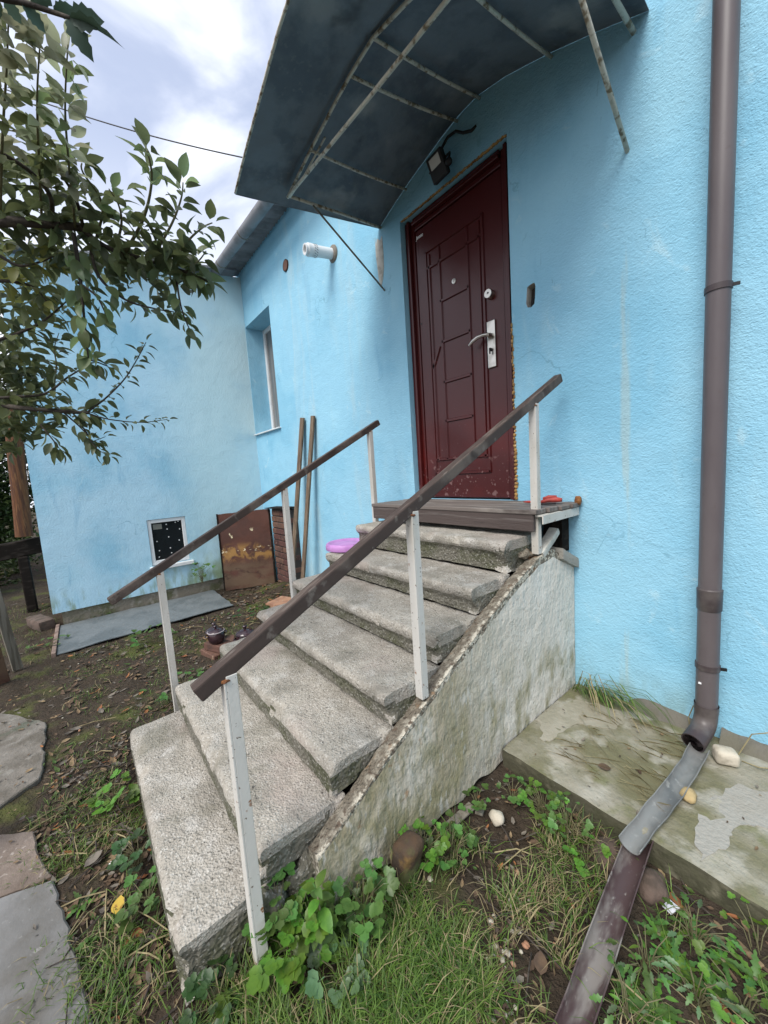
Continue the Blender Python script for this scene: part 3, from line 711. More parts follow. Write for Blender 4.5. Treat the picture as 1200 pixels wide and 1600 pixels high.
# expanding foam along the jamb and lintel
fb = MB()
for i in range(46):
    z = DZ0 + .02 + i * 0.0225
    fb.blob((DX1 + .001 + rnd.uniform(-.003, .004), D - .002 + rnd.uniform(-.004, .006), z), (rnd.uniform(.007, .014) * (1.15 - i * .015), rnd.uniform(.007, .012), rnd.uniform(.011, .018)), i, .35, 1.6, 1)
obj('foam_seal', fb, M['foam'], house, smooth=True)
fb = MB()
for i in range(60):
    fb.blob((DX0 + .02 + i * .0146, D + .006, DZ1 - .002 + rnd.uniform(-.002, .003)), (.013, .012, rnd.uniform(.003, .006)), i, .35, 1.6, 1)
for i in range(0):
    fb.blob((DX0 + .002, D + .004, DZ0 + .03 + i * .052), (.006, .012, .026), i, .35, 1.6, 1)
obj('foam_seal', fb, M['foam'], house, smooth=True)

# windows
win = obj('window', MB().box((WX0 + .0, D + .245, WZ0), (WX0 + .055, D + .30, WZ1 - .0)).box((WX1 - .055, D + .245, WZ0), (WX1 - .0, D + .30, WZ1)).box((WX0 + .055, D + .245, WZ1 - .055), (WX1 - .055, D + .30, WZ1)).box((WX0 + .055, D + .245, WZ0 + .005), (WX1 - .055, D + .30, WZ0 + .065)).box((-5.00, D + .25, WZ0 + .065), (-4.94, D + .298, WZ1 - .055)), M['white'], house, bevel=.004)
obj('pane', MB().box((WX0 + .05, D + .268, WZ0 + .06), (WX1 - .05, D + .276, WZ1 - .05)), M['glass2'], win)
obj('sill', MB().box((WX0 + .01, D - .035, WZ0 - .012), (WX1 + .03, D + .245, WZ0 + .004)), M['white'], win, bevel=.003)
win2 = obj('window', MB().box((XF - .06, .608, -.98), (XF - .012, .650, -.408)).box((XF - .06, .990, -.98), (XF - .012, 1.032, -.408)).box((XF - .06, .650, -.452), (XF - .012, .990, -.408)).box((XF - .06, .650, -.98), (XF - .012, .990, -.925)), M['white'], house, bevel=.004)
obj('pane', MB().box((XF - .046, .645, -.93), (XF - .038, .995, -.448)), M['glass'], win2)
obj('sill', MB().box((XF - .012, .575, -1.035), (XF + .045, 1.07, -.988)), M['white'], win2, bevel=.005)
for (u, v) in [(.80, .04), (.49, .07), (.50, .20), (.92, .24), (.12, .50), (.52, .42), (.86, .55), (.16, .76), (.53, .73), (.55, .87), (.92, .85), (.90, .02), (.13, .93)]:
    obj('sticker_dot', MB().lathe([(0, .0015), (.0065, .0015), (.0075, 0)], (XF - .0378, .652 + .336 * u, -.454 - .465 * v), 10, (1, 0, 0)), M['letter'], win2)
obj('paper_label', MB().box((XF - .0379, .668, -.535), (XF - .0365, .765, -.470)), surf('yellowed_paper', (.20, .20, .17), rough=.8), win2)

# cement fillet along the foot of the wall (part of the house)
def fillet(x0, x1, hfun, seed, mat):
    mb = MB(); n_ = int((x1 - x0) / .02); v = []; f = []
    for i in range(n_ + 1):
        x = x0 + (x1 - x0) * i / n_
        h = max(.006, hfun((x - x0) / (x1 - x0)) + .012 * noise.noise(Vector((x * 14, seed, 0))) + .006 * noise.noise(Vector((x * 45, seed, 0))))
        dd = max(.006, h * 1.0 + .012 * noise.noise(Vector((x * 20, seed, 4))))
        v += [(x, D + .004, -1.268 + h), (x, D - .008, -1.268 + h), (x, D - dd * .6 - .008, -1.268 + h * .45), (x, D - dd - .012, -1.272)]
    for i in range(n_):
        for j in range(3):
            a = i * 4 + j; f.append((a, a + 1, a + 5, a + 4))
    obj('cement_fillet', mb.add(v, f), mat, house, smooth=True)
fillet(-.66, -.385, lambda t: .012 + .045 * min(1, t * 5) * (1 - .45 * t), 2, M['dark_cement'])
fillet(-.30, 1.4, lambda t: .045, 5, M['dark_cement'])

# ------------------------------------------------------------------ concrete apron
pads = thing('concrete_apron', None, None, (0.3, 1.7, -1.42)); pads['kind'] = 'structure'
PZ = -1.270
def apron(x0, x1, y0, seed):
    V_, F_ = rough_box((x0, y0, -1.43), (x1, D - .002, PZ), .03, .0045, seed, .008, fr=9)
    mb = MB(); mb.add(V_, F_)
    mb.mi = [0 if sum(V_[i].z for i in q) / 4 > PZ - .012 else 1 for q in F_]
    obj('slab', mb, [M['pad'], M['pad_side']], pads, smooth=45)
apron(-0.926, 0.02, 1.332, 1)
apron(0.03, 2.6, 1.345, 3)
def patch(poly, z, mat, name, parent, amp=.012, seed=0):
    pts = []
    for i in range(len(poly)):
        p, q = Vector(poly[i]), Vector(poly[(i + 1) % len(poly)])
        kk = max(1, int((q - p).length / .018))
        for j in range(kk):
            t = p.lerp(q, j / kk); o = noise.noise_vector(Vector((t.x * 22, t.y * 22, seed))) * amp + noise.noise_vector(Vector((t.x * 70, t.y * 70, seed))) * amp * .6
            pts.append((t.x + o.x, t.y + o.y))
    obj(name, MB().prism(pts, z - .03, z), mat, parent)
patch([(-0.232, 1.367, -1.268)[:2], (-0.271, 1.462, -1.268)[:2], (-0.263, 1.650, -1.268)[:2], (-0.215, 1.803, -1.268)[:2], (-0.110, 1.852, -1.268)[:2], (-0.096, 1.684, -1.268)[:2], (-0.174, 1.617, -1.268)[:2], (-0.199, 1.461, -1.268)[:2]], PZ + .002, M['cement'], 'cement_patch', pads, amp=.022, seed=1)
patch([(-0.815, 1.499, -1.268)[:2], (-0.935, 1.631, -1.268)[:2], (-0.847, 1.928, -1.268)[:2], (-0.624, 1.980, -1.268)[:2], (-0.634, 1.805, -1.268)[:2], (-0.774, 1.727, -1.268)[:2]], PZ + .002, surf('pale_worn_cement', (.32, .295, .235), [dict(col=(.27, .25, .19), sc=9, lo=.4, hi=.6)], bump=[('noise', 50, .006, U)]), 'cement_patch', pads, amp=.022, seed=4)

# ------------------------------------------------------------------ the stairs
stairs = thing('staircase', 'seven worn concrete steps with a peeling whitewashed side wall leading to the door', 'stairs', (-1.6, 1.0, -1.33))
TY = [.052, .268, .515, .745, .998, 1.255, 1.508]
TZ = [-1.155, -1.040, -.925, -.790, -.660, -.530, -.368]
TXL = [-2.125, -2.165, -2.215, -2.215, -2.225, -2.225, -2.205]
TXR = [-1.005, -.995, -1.000, -.995, -.995, -.998, -1.000]
for i in range(7):
    y0, zt_ = TY[i], TZ[i]
    y1 = (TY[i + 1] + .045) if i < 6 else 1.86
    th = .165 if i == 0 else (TZ[i] - TZ[i - 1] - .015)
    lip = i >= 3
    qs = random.Random(20 + i)
    chips = [(Vector((qs.uniform(TXL[i], TXR[i]), y0, zt_ - qs.uniform(0, .03))), qs.uniform(.02, .05)) for _ in range(5)]
    chips += [(Vector((TXR[i], y0 + qs.uniform(-.005, .02), zt_ - qs.uniform(0.03, .1))), qs.uniform(.035, .06)), (Vector((TXR[i], qs.uniform(y0 + .08, y1 - .05), zt_)), qs.uniform(.03, .05))]
    if i == 0:
        chips.append((Vector((-1.775, y0, zt_)), .045)); chips.append((Vector((TXR[0], y0 + .02, zt_ - .11)), .07))
    if i == 6:
        chips.append((Vector((TXR[6], y0, zt_ - .10)), .085)); chips.append((Vector((TXR[6], y0 + .12, zt_ - .12)), .07))
    def shape(p, y0=y0, zt_=zt_, lip=lip, chips=chips, i=i):
        p = p.copy()
        # rounded nosing along the front, only a worn arris at the ends
        rf = .018 if lip else .022
        cy, cz = max(p.y, y0 + rf), min(p.z, zt_ - rf)
        dd = Vector((0, p.y - cy, p.z - cz))
        if p.y < y0 + rf and p.z > zt_ - rf and dd.length > 1e-9:
            m_ = max(abs(dd.y), abs(dd.z)); dd = dd.normalized() * m_
            p.y, p.z = cy + dd.y, cz + dd.z
        if lip:
            t = min(1, max(0, (zt_ - .045 - p.z) / .012))
            w_ = min(1, max(0, (y0 + .06 - p.y) / .06))
            p.y += .024 * t * w_
        for c, r in chips:
            d = (p - c).length
            if d < r:
                pull = (r - d) * .75
                p += Vector((-.55 if c.x > TXR[i] - .01 else 0, .6, -.65)).normalized() * pull
        return p
    V_, F_ = rough_box((TXL[i], y0, zt_ - th), (TXR[i], y1, zt_), .0165, .0042, 3 + i, 0.0, shape, fr=13)
    mb = MB(); mb.add(V_, F_)
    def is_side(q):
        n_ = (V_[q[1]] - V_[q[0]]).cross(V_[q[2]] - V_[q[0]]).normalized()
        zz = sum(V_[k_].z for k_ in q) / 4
        return 1 if (n_.z < .35 and zz < zt_ - (.045 if lip else .030)) else 0  # lower risers and ends take the mossy, shade-darkened colour
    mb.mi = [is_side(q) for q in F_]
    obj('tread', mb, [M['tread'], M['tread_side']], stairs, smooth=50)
# inner carriage under the treads (dark rubble concrete)
core = [(.43, -1.45), (.46, -1.19), (1.62, -.52), (2.06, -.50), (2.06, -1.45)]
kk = len(core)
obj('core', MB().add([(-1.03, p[0], p[1] - (.05 if p[1] > -1.3 else 0)) for p in core] + [(-2.10, p[0], p[1]) for p in core], [tuple(range(kk)), tuple(range(2 * kk - 1, kk - 1, -1))] + [(i, (i + 1) % kk, (i + 1) % kk + kk, i + kk) for i in range(kk)]), M['stone_brown'], stairs)
# whitewashed side wall: sloping top, broken edge
def stringer(x0, x1, name):
    prof_top = [(.300, -1.180), (.40, -1.123), (.515, -1.060), (.745, -.925), (1.0, -.790), (1.255, -.660), (1.51, -.540), (1.70, -.468), (1.84, -.452), (2.072, -.560)]
    mb = MB(); cols = []; N_ = 200; NV = 22
    for i in range(N_ + 1):
        y = .415 + (2.072 - .415) * i / N_
        for a, b in zip(prof_top[:-1], prof_top[1:]):
            if a[0] <= y <= b[0] + 1e-6:
                zt_ = a[1] + (b[1] - a[1]) * (y - a[0]) / (b[0] - a[0]); break
        zt_ += .003 * noise.noise(Vector((y * 16, 0, 1))) + .003 * noise.noise(Vector((y * 50, 0, 1)))
        zb_ = min(zt_ - .03, -1.335 + .045 * max(0, 1 - (y - .4) / .3) + .03 * noise.noise(Vector((y * 9, 3, 1))))
        cols.append((y, zt_, zb_))
    v = []
    for (y, zt_, zb_) in cols:
        for j in range(NV + 1):
            z = zb_ + (zt_ - zb_) * j / NV
            v.append((x1 + .003 * noise.noise(Vector((y * 12, z * 12, 0))) - (.005 * max(0, noise.noise(Vector((y * 26, z * 26, 5)))) if j > NV - 3 else 0), y, z))
        for j in (0, 1, 2, 3):
            v.append((x1 - (x1 - x0) * (j + 1) / 4, y, zt_ - .004 * j + .008 * noise.noise(Vector((y * 28, j * .9, 9)))))
        v.append((x0, y, zb_))
    W_ = NV + 6; f = []; mi = []
    for i in range(N_):
        for j in range(W_ - 1):
            a = i * W_ + j; f.append((a, a + W_, a + W_ + 1, a + 1)); mi.append(0 if j < NV - 1 else 1)
    f.append(tuple(range(W_))); mi.append(1); f.append(tuple(range(N_ * W_ + W_ - 1, N_ * W_ - 1, -1))); mi.append(0)
    mb.add(v, f); mb.mi = mi
    return obj(name, mb, [M['stringer'], M['stringer_edge']], stairs, smooth=60)
stringer(-.992, -.930, 'side_wall')
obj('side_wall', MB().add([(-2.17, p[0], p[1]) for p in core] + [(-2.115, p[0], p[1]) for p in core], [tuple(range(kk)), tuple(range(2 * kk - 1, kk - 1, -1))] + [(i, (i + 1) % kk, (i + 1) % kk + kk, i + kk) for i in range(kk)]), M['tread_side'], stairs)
# grey mortar cap where the side wall meets the house, and a stray lump beside it
V_, F_ = rough_box((-1.02, 1.90, -.03), (-.905, 2.075, .03), .02, .006, 31, .008)
sl_ = (-.555 + .470) / (2.075 - 1.90)
V_ = [Vector((p.x, p.y, p.z - .468 + sl_ * (p.y - 1.90) - .015)) for p in V_]
obj('mortar_cap', MB().add(V_, F_), M['cement'], stairs, smooth=50)
mb = MB()
V_, F_ = rough_box((-.025, -.10, -.018), (.025, .10, .018), .018, .005, 44, .006)
R_ = Matrix.Rotation(math.radians(31), 3, 'X')
mb.add([R_ @ p + Vector((-.955, 1.83, -.415)) for p in V_], F_)
obj('mortar_lump', mb, M['plaster'], stairs, smooth=50)
obj('mortar_lump', MB().blob((-1.00, 1.69, -.455), (.035, .045, .025), 4, .4, 1.5, 3), M['stringer_edge'], stairs, smooth=True)
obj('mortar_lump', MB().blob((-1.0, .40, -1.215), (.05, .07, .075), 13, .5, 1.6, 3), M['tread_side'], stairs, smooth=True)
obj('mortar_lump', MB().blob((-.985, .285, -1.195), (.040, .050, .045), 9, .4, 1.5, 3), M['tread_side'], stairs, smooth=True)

# ------------------------------------------------------------------ wooden landing
landing = thing('wooden_landing', 'dark brown wooden board landing in front of the maroon door', 'landing', (-1.55, 1.88, -.37))
LZ = -.232
obj('front_board', MB().box((-2.215, 1.680, LZ - .108), (-.945, 1.706, LZ - .003)), M['landing_front'], landing, bevel=.004)
for i, (a, b) in enumerate(((1.674, 1.772), (1.777, 1.872), (1.877, 1.972), (1.977, 2.070))):
    obj('board', MB().box((-2.222 + .01 * (i % 2), a, LZ - .022 + .0), (-.925 + .012 * i, b, LZ + rnd.uniform(-.002, .002))), M['landing_top'], landing, bevel=.003)
obj('side_board', MB().box((-2.205, 1.708, LZ - .108), (-2.18, 2.07, LZ - .024)), M['landing_front'], landing)
am = MB().box((-.905, 1.69, LZ - .068), (-.899, 2.070, LZ - .026)); am.box((-.94, 1.69, LZ - .032), (-.906, 2.070, LZ - .026))
obj('angle_iron', am, M['post'], landing)
obj('rust_block', MB().blob((-.893, 2.045, LZ + .012), (.018, .022, .026), 6, .3, 1.5, 2), M['rust'], landing)
obj('support', MB().box((-1.06, 1.99, -.50), (-.955, 2.07, LZ - .034)), M['wood_dark'], landing)

# ------------------------------------------------------------------ handrails
def handrail(label, xr, posts, low, high, xpost):
    root = thing('handrail', label, 'handrail', (xr, posts[0][0], posts[0][1]), 'handrails of the stairs')
    a, b = Vector(low), Vector(high)
    mb = MB().beam(a, b, .038, .042)
    obj('rail', mb, M['rail'], root, bevel=.005, seg=2)
    d = (b - a).normalized()
    for (y, zb_) in posts:
        t = (y - a.y) / (b.y - a.y); zt_ = a.z + (b.z - a.z) * t - .026
        pm = MB()
        x = xpost
        pm.box((x - .018, y - .003, zb_), (x + .018, y + .003, zt_ + .004))
        pm.box((x + .012, y + .003, zb_), (x + .018, y + .030, zt_ + .018))
        p = obj('post', pm, M['post'], root, bevel=.0012)
        obj('weld', MB().blob((x, y + .004, zt_ + .006), (.022, .02, .009), int(y * 50), .4, 2, 2), M['rust'], p)
    return root
handrail('dark brown handrail on the side facing the drainpipe, three chipped white posts', -.958,
         [(.222, -1.31), (.880, -.835), (1.712, -.455)], (-.958, .160, -.497), (-.958, 1.985, .418), -.955)
handrail('dark brown handrail on the side facing the low window, three chipped white posts', -2.262,
         [(.268, -1.36), (1.005, -.86), (1.722, -.50)], (-2.262, .055, -.548), (-2.262, 1.822, .372), -2.262)

# ------------------------------------------------------------------ canopy over the door
canopy = thing('door_canopy', 'dark weathered metal canopy on rusty cream bars above the door', 'canopy', (-1.5, D, 1.82))
AP = [(-2.42, 1.875), (-2.25, 1.942), (-2.08, 1.998), (-1.90, 2.048), (-1.737, 2.090), (-1.58, 2.118), (-1.45, 2.122), (-1.27, 2.082), (-1.01, 1.992), (-.81, 1.912), (-.60, 1.815)]
def arch_z(x):
    x = min(max(x, AP[0][0]), AP[-1][0])
    for (a, za1), (b, zb1) in zip(AP[:-1], AP[1:]):
        if a <= x <= b: return za1 + (zb1 - za1) * (x - a) / (b - a)
def drop(x, y):
    s_ = (x + 2.42) / 1.82
    k_ = .065 + .06 * math.sin(PI * min(max(s_, 0), 1)) ** 1.0 + .05 * s_
    return k_ * (D - y) / .79
cs = MB(); NX, NY = 40, 24; v = []; f = []
for i in range(NX + 1):
    s_ = i / NX
    for j in range(NY + 1):
        t = j / NY
        yf = 1.0 - .11 * min(1, s_ / .55) + .06 * max(0, s_ - .6)
        y = D - .002 + (yf - D) * t
        xl = -2.40 - .125 * t; xr = -.60 + .07 * t
        x = xl + (xr - xl) * s_
        z = arch_z(-2.40 + 1.80 * s_) - drop(-2.42 + 1.82 * s_, y) + .018 + .004 * noise.noise(Vector((x * 4, y * 4, 0)))
        v.append((x, y, z))
n0 = len(v); v = v + [(p[0], p[1], p[2] + .004) for p in v]
for i in range(NX):
    for j in range(NY):
        a = i * (NY + 1) + j
        f += [(a, a + NY + 1, a + NY + 2, a + 1), (a + n0, a + n0 + 1, a + n0 + NY + 2, a + n0 + NY + 1)]
for i in range(NX):
    for j in (0, NY):
        a = i * (NY + 1) + j; f.append((a, a + NY + 1, a + NY + 1 + n0, a + n0))
for j in range(NY):
    for i in (0, NX):
        a = i * (NY + 1) + j; f.append((a, a + 1, a + 1 + n0, a + n0))
obj('sheet', cs.add(v, f), M['canopy'], canopy, smooth=60)
# rolled front edge
ed = [Vector(v[i * (NY + 1) + NY]) + Vector((0, -.003, .002)) for i in range(NX + 1)]
obj('rolled_edge', MB().tube(ed, .007, 8), M['canopy_bar'], canopy, smooth=True)
ed = [Vector(v[j]) + Vector((-.003, 0, .002)) for j in range(NY + 1)]
obj('rolled_edge', MB().tube(ed, .005, 8), M['canopy'], canopy, smooth=True)
YB = 1.288
def under(x, y): return (x, y, arch_z(x) - drop(x, y) + .004)
def bar(pts, r=.010, mat='canopy_bar', name='bar', n=8): return obj(name, MB().tube(pts, r * .82, n), M[mat], canopy, smooth=True)
bar([(x, YB, under(x, YB)[2] - .004) for x in (-2.376, -2.06, -1.80, -1.64, -1.45, -1.211, -1.03, -.655)], .011, name='arch_bar')
cz0, cz1 = under(-2.376, YB)[2] - .01, under(-.655, YB)[2] - .01
bar([(-2.376, YB - .004, cz0), (-1.5, YB - .004, (cz0 + cz1) / 2 - .008), (-.655, YB - .004, cz1)], .012, name='tie_bar')
for xw, xf_ in ((-2.08, -2.06), (-1.604, -1.64), (-1.437, -1.45), (-1.013, -1.03)):
    bar([(xf_ + (xw - xf_) * t, YB + (D + .01 - YB) * t, under(xf_ + (xw - xf_) * t, YB + (D - YB) * t)[2] - .004 - .012 * math.sin(PI * t)) for t in (0, .2, .4, .6, .8, 1)], .010, name='rib')
bar([under(-2.376, YB), under(-2.376, 1.7), (-2.38, D + .01, under(-2.38, D)[2])], .012, name='side_bar')
bar([under(-.656, YB), under(-.656, 1.7), (-.656, D + .01, 1.80)], .013, name='side_bar')
bar([(-2.374, 1.47, under(-2.374, 1.47)[2] - .01), (-2.385, D + .01, 1.425)], .008, 'stay', 'stay')
bar([(-.662, 1.40, under(-.662, 1.40)[2] - .01), (-.679, D + .01, 1.345)], .0125, 'canopy_bar', 'stay')
bar([(-2.376, 1.30, under(-2.376, 1.30)[2] - .006), (-2.19, YB + .03, under(-2.19, YB)[2] - .014), (-1.95, YB + .035, under(-1.95, YB)[2] - .012)], .007, 'canopy_bar', 'brace')

# floodlight with its cable
fl = thing('floodlight', 'small black floodlight with a pale lens hanging under the canopy', 'floodlight', (-1.70, D, 1.90))
C_ = Vector((-1.690, 1.975, 1.875))
Rm = Matrix.Rotation(math.radians(24), 3, 'X') @ Matrix.Rotation(math.radians(-4), 3, 'Y')
def fbox(a, b, name, mat, parent, bevel=.003):
    mb = MB().box(a, b); mb.v = [tuple(Rm @ Vector(p) + C_) for p in mb.v]
    return obj(name, mb, mat, parent, bevel=bevel)
body = fbox((-.062, -.020, -.078), (.062, .016, .062), 'body', M['black'], fl, .006)
fbox((-.040, -.0225, -.010), (.040, -.0195, .045), 'lens', surf('pale_lens', (.52, .50, .46), rough=.25), fl, .001)
for k_ in range(5):
    fbox((-.05 + k_ * .022, .016, -.05), (-.046 + k_ * .022, .034, .05), 'fin', M['black'], fl, 0)
obj('bracket', MB().tube([Rm @ Vector((-.07, .0, .0)) + C_, Rm @ Vector((-.07, .05, .02)) + C_, (-1.70, D, 1.90), Rm @ Vector((.07, .05, .02)) + C_, Rm @ Vector((.07, .0, .0)) + C_], .007, 8), M['black'], fl)
obj('sensor', MB().blob((-1.612, 1.985, 1.85), (.024, .022, .022), 3, .05, 1, 2), M['black'], fl, smooth=True)
obj('cable', MB().tube([(-1.695, 2.0, 1.945), (-1.70, 2.03, 2.00), (-1.66, 2.045, 2.045), (-1.60, 2.05, 2.04), (-1.55, 2.055, 2.00), (-1.50, 2.07, 1.985), (-1.47, 2.08, 1.995)], .0085, 8), M['black'], fl, smooth=True)

# flue pipe through the wall
flue = thing('flue_pipe', 'white boiler flue pipe with vent slots sticking out of the blue wall', 'flue pipe', (-3.07, D, 2.01))
f0, f1 = Vector((-3.070, D + .02, 2.020)), Vector((-3.105, 1.800, 1.995))
ax = (f1 - f0).normalized(); Lf = (f1 - f0).length
obj('collar', MB().lathe([(.075, 0), (.073, .012), (.064, .02), (.05, .024)], f0 + ax * .016, 28, ax), surf('grey_rubber_collar', (.20, .18, .15), rough=.8), flue, smooth=40)
obj('pipe', MB().lathe([(.046, 0), (.046, Lf * .62), (.051, Lf * .62), (.051, Lf * .76), (.047, Lf * .76), (.047, Lf * .80), (.053, Lf * .80), (.053, Lf * .92), (.046, Lf * .93), (.046, Lf), (.034, Lf), (.034, Lf * .7), (0, Lf * .7)], f0, 28, ax), M['white'], flue, smooth=40)
sb = MB(); q_ = Vector((0, 0, 1)).rotation_difference(ax)
for k_ in range(16):
    a = 2 * PI * k_ / 16
    for row in (0, 1):
        u_ = Vector((math.cos(a + row * .2), math.sin(a + row * .2), 0)); tdir = Vector((-u_.y, u_.x, 0))
        c0 = q_ @ (u_ * .0515) + f0 + ax * (Lf * (.64 + .06 * row)); t_ = q_ @ tdir
        sb.beam(c0 - t_ * .004, c0 + t_ * .004 + ax * .012, .004, .002, q_ @ u_)
obj('vent_slots', sb, M['black'], flue)

# ------------------------------------------------------------------ downpipe and the troughs
dp = thing('downpipe', 'brown plastic downpipe running down the blue wall beside the stairs', 'drainpipe', (-.339, 1.99, -1.27))
PX, PY = -.339, 1.985
obj('pipe', MB().lathe([(.0385, -1.12), (.0385, 2.75)], (PX, PY, 0), 28), M['pipe'], dp, smooth=40)
obj('connector', MB().lathe([(.039, -.665), (.042, -.66), (.0425, -.60), (.0435, -.575), (.039, -.57)], (PX, PY, 0), 28), M['pipe_dark'], dp, smooth=40)
for z, nm in ((.610, 0), (-.912, 1)):
    c = obj('clamp', MB().lathe([(.039, -.012), (.0425, -.011), (.0425, .011), (.039, .012)], (PX, PY, z), 28), M['pipe_dark'], dp, smooth=40)
    bb = MB().beam((PX + .038, PY, z), (PX + .060, PY + .010, z), .007, .012)
    obj('bolt', bb, M['black'], c)
    obj('wall_pin', MB().beam((PX, PY + .03, z), (PX, D + .02, z), .012, .012), M['black'], c)
el = MB()
ep = []
for k_ in range(9):
    a = k_ / 8 * math.radians(78)
    h_ = .075 * (1 - math.cos(a))
    ep.append(Vector((PX - .18 * h_, PY - h_, -1.125 - .075 * math.sin(a))))
ep = [Vector((PX, PY, -1.085)), Vector((PX, PY, -1.110))] + ep
dl = (ep[-1] - ep[-2]).normalized(); ep.append(ep[-1] + dl * .060)
el.tube(ep, [.0425] * 2 + [.0405] * 9 + [.0415], 26, caps=False)
n_ = 26; o_ = len(el.v)
el.tube(ep[4:], [.0365] * (len(ep) - 4), 26, caps=False)
k1 = (len(ep) - 1) * n_
for k_ in range(n_):
    el.f.append((k1 + k_, k1 + (k_ + 1) % n_, o_ + (len(ep) - 5) * n_ + (k_ + 1) % n_, o_ + (len(ep) - 5) * n_ + k_)); el.mi.append(0)
obj('elbow', el, M['pipe_dark'], dp, smooth=40)
obj('paint_fleck', MB().box((PX - .022, PY - .0395, -.985), (PX - .012, PY - .033, -.979)), M['letter'], dp)
def trough(path_, width, depth, mat, name, label, cat, wob=.0, thick=.003, flare=0.0, seed=0):
    pts = [Vector(p) for p in path_]; NS = 30; ng = 12
    tot = []
    for i in range(NS + 1):
        t = i / NS * (len(pts) - 1); k_ = min(int(t), len(pts) - 2); tot.append(pts[k_].lerp(pts[k_ + 1], t - k_))
    mb = MB(); v = []
    for i, c in enumerate(tot):
        d = (tot[min(i + 1, NS)] - tot[max(i - 1, 0)]).normalized(); r = d.cross(Vector((0, 0, 1))).normalized(); u = r.cross(d)
        wv = width * (1 + flare * (i / NS)) * (1 + wob * noise.noise(Vector((i * .22, seed, 0)))); wd = depth * (1 + wob * 1.3 * noise.noise(Vector((i * .3, seed, 7))))
        for th in (0, thick):
            for j in range(ng + 1):
                a = PI * j / ng
                e = wob * .012 * noise.noise(Vector((i * .5, j * 4.0, seed))) * (1 if j in (0, ng) else .2)
                v.append(c + r * (-math.cos(a) * (wv / 2 - th)) + u * (-math.sin(a) * (wd - th) + e))
    f = []; W_ = 2 * (ng + 1)
    for i in range(NS):
        for j in range(ng):
            a = i * W_ + j; b_ = a + ng + 1
            f += [(a, a + W_, a + W_ + 1, a + 1), (b_, b_ + 1, b_ + 1 + W_, b_ + W_)]
        for e in (0, ng):
            a = i * W_ + e; f.append((a, a + ng + 1, a + ng + 1 + W_, a + W_))
    for i in (0, NS):
        f += [(i * W_ + j, i * W_ + j + 1, i * W_ + j + ng + 2, i * W_ + j + ng + 1) for j in range(ng)]
    return tag(obj(name, mb.add(v, f), mat, smooth=40), label, cat)
trough([(-.338, 1.875, -1.222), (-.340, 1.74, -1.224), (-.354, 1.56, -1.230), (-.374, 1.40, -1.238), (-.394, 1.245, -1.250)], .066, .030, M['zinc'], 'gutter_piece',
       'short crumpled grey zinc trough lying under the drainpipe outlet on the concrete', 'gutter', wob=.14, seed=3)
trough([(-.386, 1.33, -1.268), (-.374, 1.10, -1.292), (-.352, .80, -1.310), (-.330, .45, -1.318), (-.312, .15, -1.322)], .072, .036, M['gutter_brown'], 'gutter_piece',
       'long dusty brown half-round gutter lying across the grass below the zinc trough', 'gutter', wob=.06, seed=8)

# ------------------------------------------------------------------ overhead cable
c0, c1 = Vector((-3.6, 2.75, 3.95)), Vector((-7.300, 0.722, 5.553))
mid = Vector((-5.300, 2.315, 4.382))
pts = []
for k_ in range(25):
    t = k_ / 24; p = mid.lerp(c1, t * 1.9 - .35); p.z -= 0.10 * math.sin(PI * min(max(t, 0), 1)); pts.append(p)
tag(obj('overhead_cable', MB().tube(pts, .008, 6), M['cable'], smooth=True), 'thin black overhead cable crossing the cloudy sky', 'cable')

# ------------------------------------------------------------------ cellar corner: rusty sheet, brick pier, planks, mat
sp0, sp1 = Vector((-5.27, 1.385, -1.475)), Vector((-4.87, 1.945, -1.42))
dv = (sp1 - sp0); dvh = Vector((dv.x, dv.y, 0)).normalized(); nrm = Vector((dvh.y, -dvh.x, 0))
mb = MB(); NXs, NZs = 14, 18; v = []; f = []
for th in (0, 1):
    for i in range(NXs + 1):
        for j in range(NZs + 1):
            b0 = sp0.lerp(sp1, i / NXs); top = -.425 + .03 * i / NXs
            if j == NZs: top += .010 * noise.noise(Vector((i * .6, 1, 1)))
            z = b0.z + (top - b0.z) * j / NZs + (.02 * noise.noise(Vector((i * .5, 2, 2))) if j == 0 else 0)
            p = Vector((b0.x, b0.y, z)) + nrm * (.010 * noise.noise(Vector((i * .35, j * .35, 3))) - th * .006 - .02 * j / NZs)
            v.append(p)
n0 = (NXs + 1) * (NZs + 1)
for i in range(NXs):
    for j in range(NZs):
        a = i * (NZs + 1) + j; f += [(a, a + NZs + 1, a + NZs + 2, a + 1), (a + n0, a + n0 + 1, a + n0 + NZs + 2, a + n0 + NZs + 1)]
for i in range(NXs):
    for j in (0, NZs):
        a = i * (NZs + 1) + j; f.append((a, a + NZs + 1, a + NZs + 1 + n0, a + n0))
for j in range(NZs):
    for i in (0, NXs):
        a = i * (NZs + 1) + j; f.append((a, a + 1, a + 1 + n0, a + n0))
cd = thing('cellar_door', 'rusty brown metal cellar door in the corner under the window', 'door', sp0.lerp(sp1, .5))
obj('metal_sheet', mb.add(v, f), M['rust_plate'], cd, smooth=60)
eb = MB(); eb.beam(sp0 + nrm * -.004 + Vector((0, 0, .01)), Vector((sp0.x, sp0.y, -.42)) + nrm * -.018, .016, .02, nrm); eb.beam(sp1 + nrm * .002 + Vector((0, 0, .01)), Vector((sp1.x, sp1.y, -.40)) + nrm * -.018, .022, .026, nrm)
obj('edge_strip', eb, M['wood_dark'], cd)

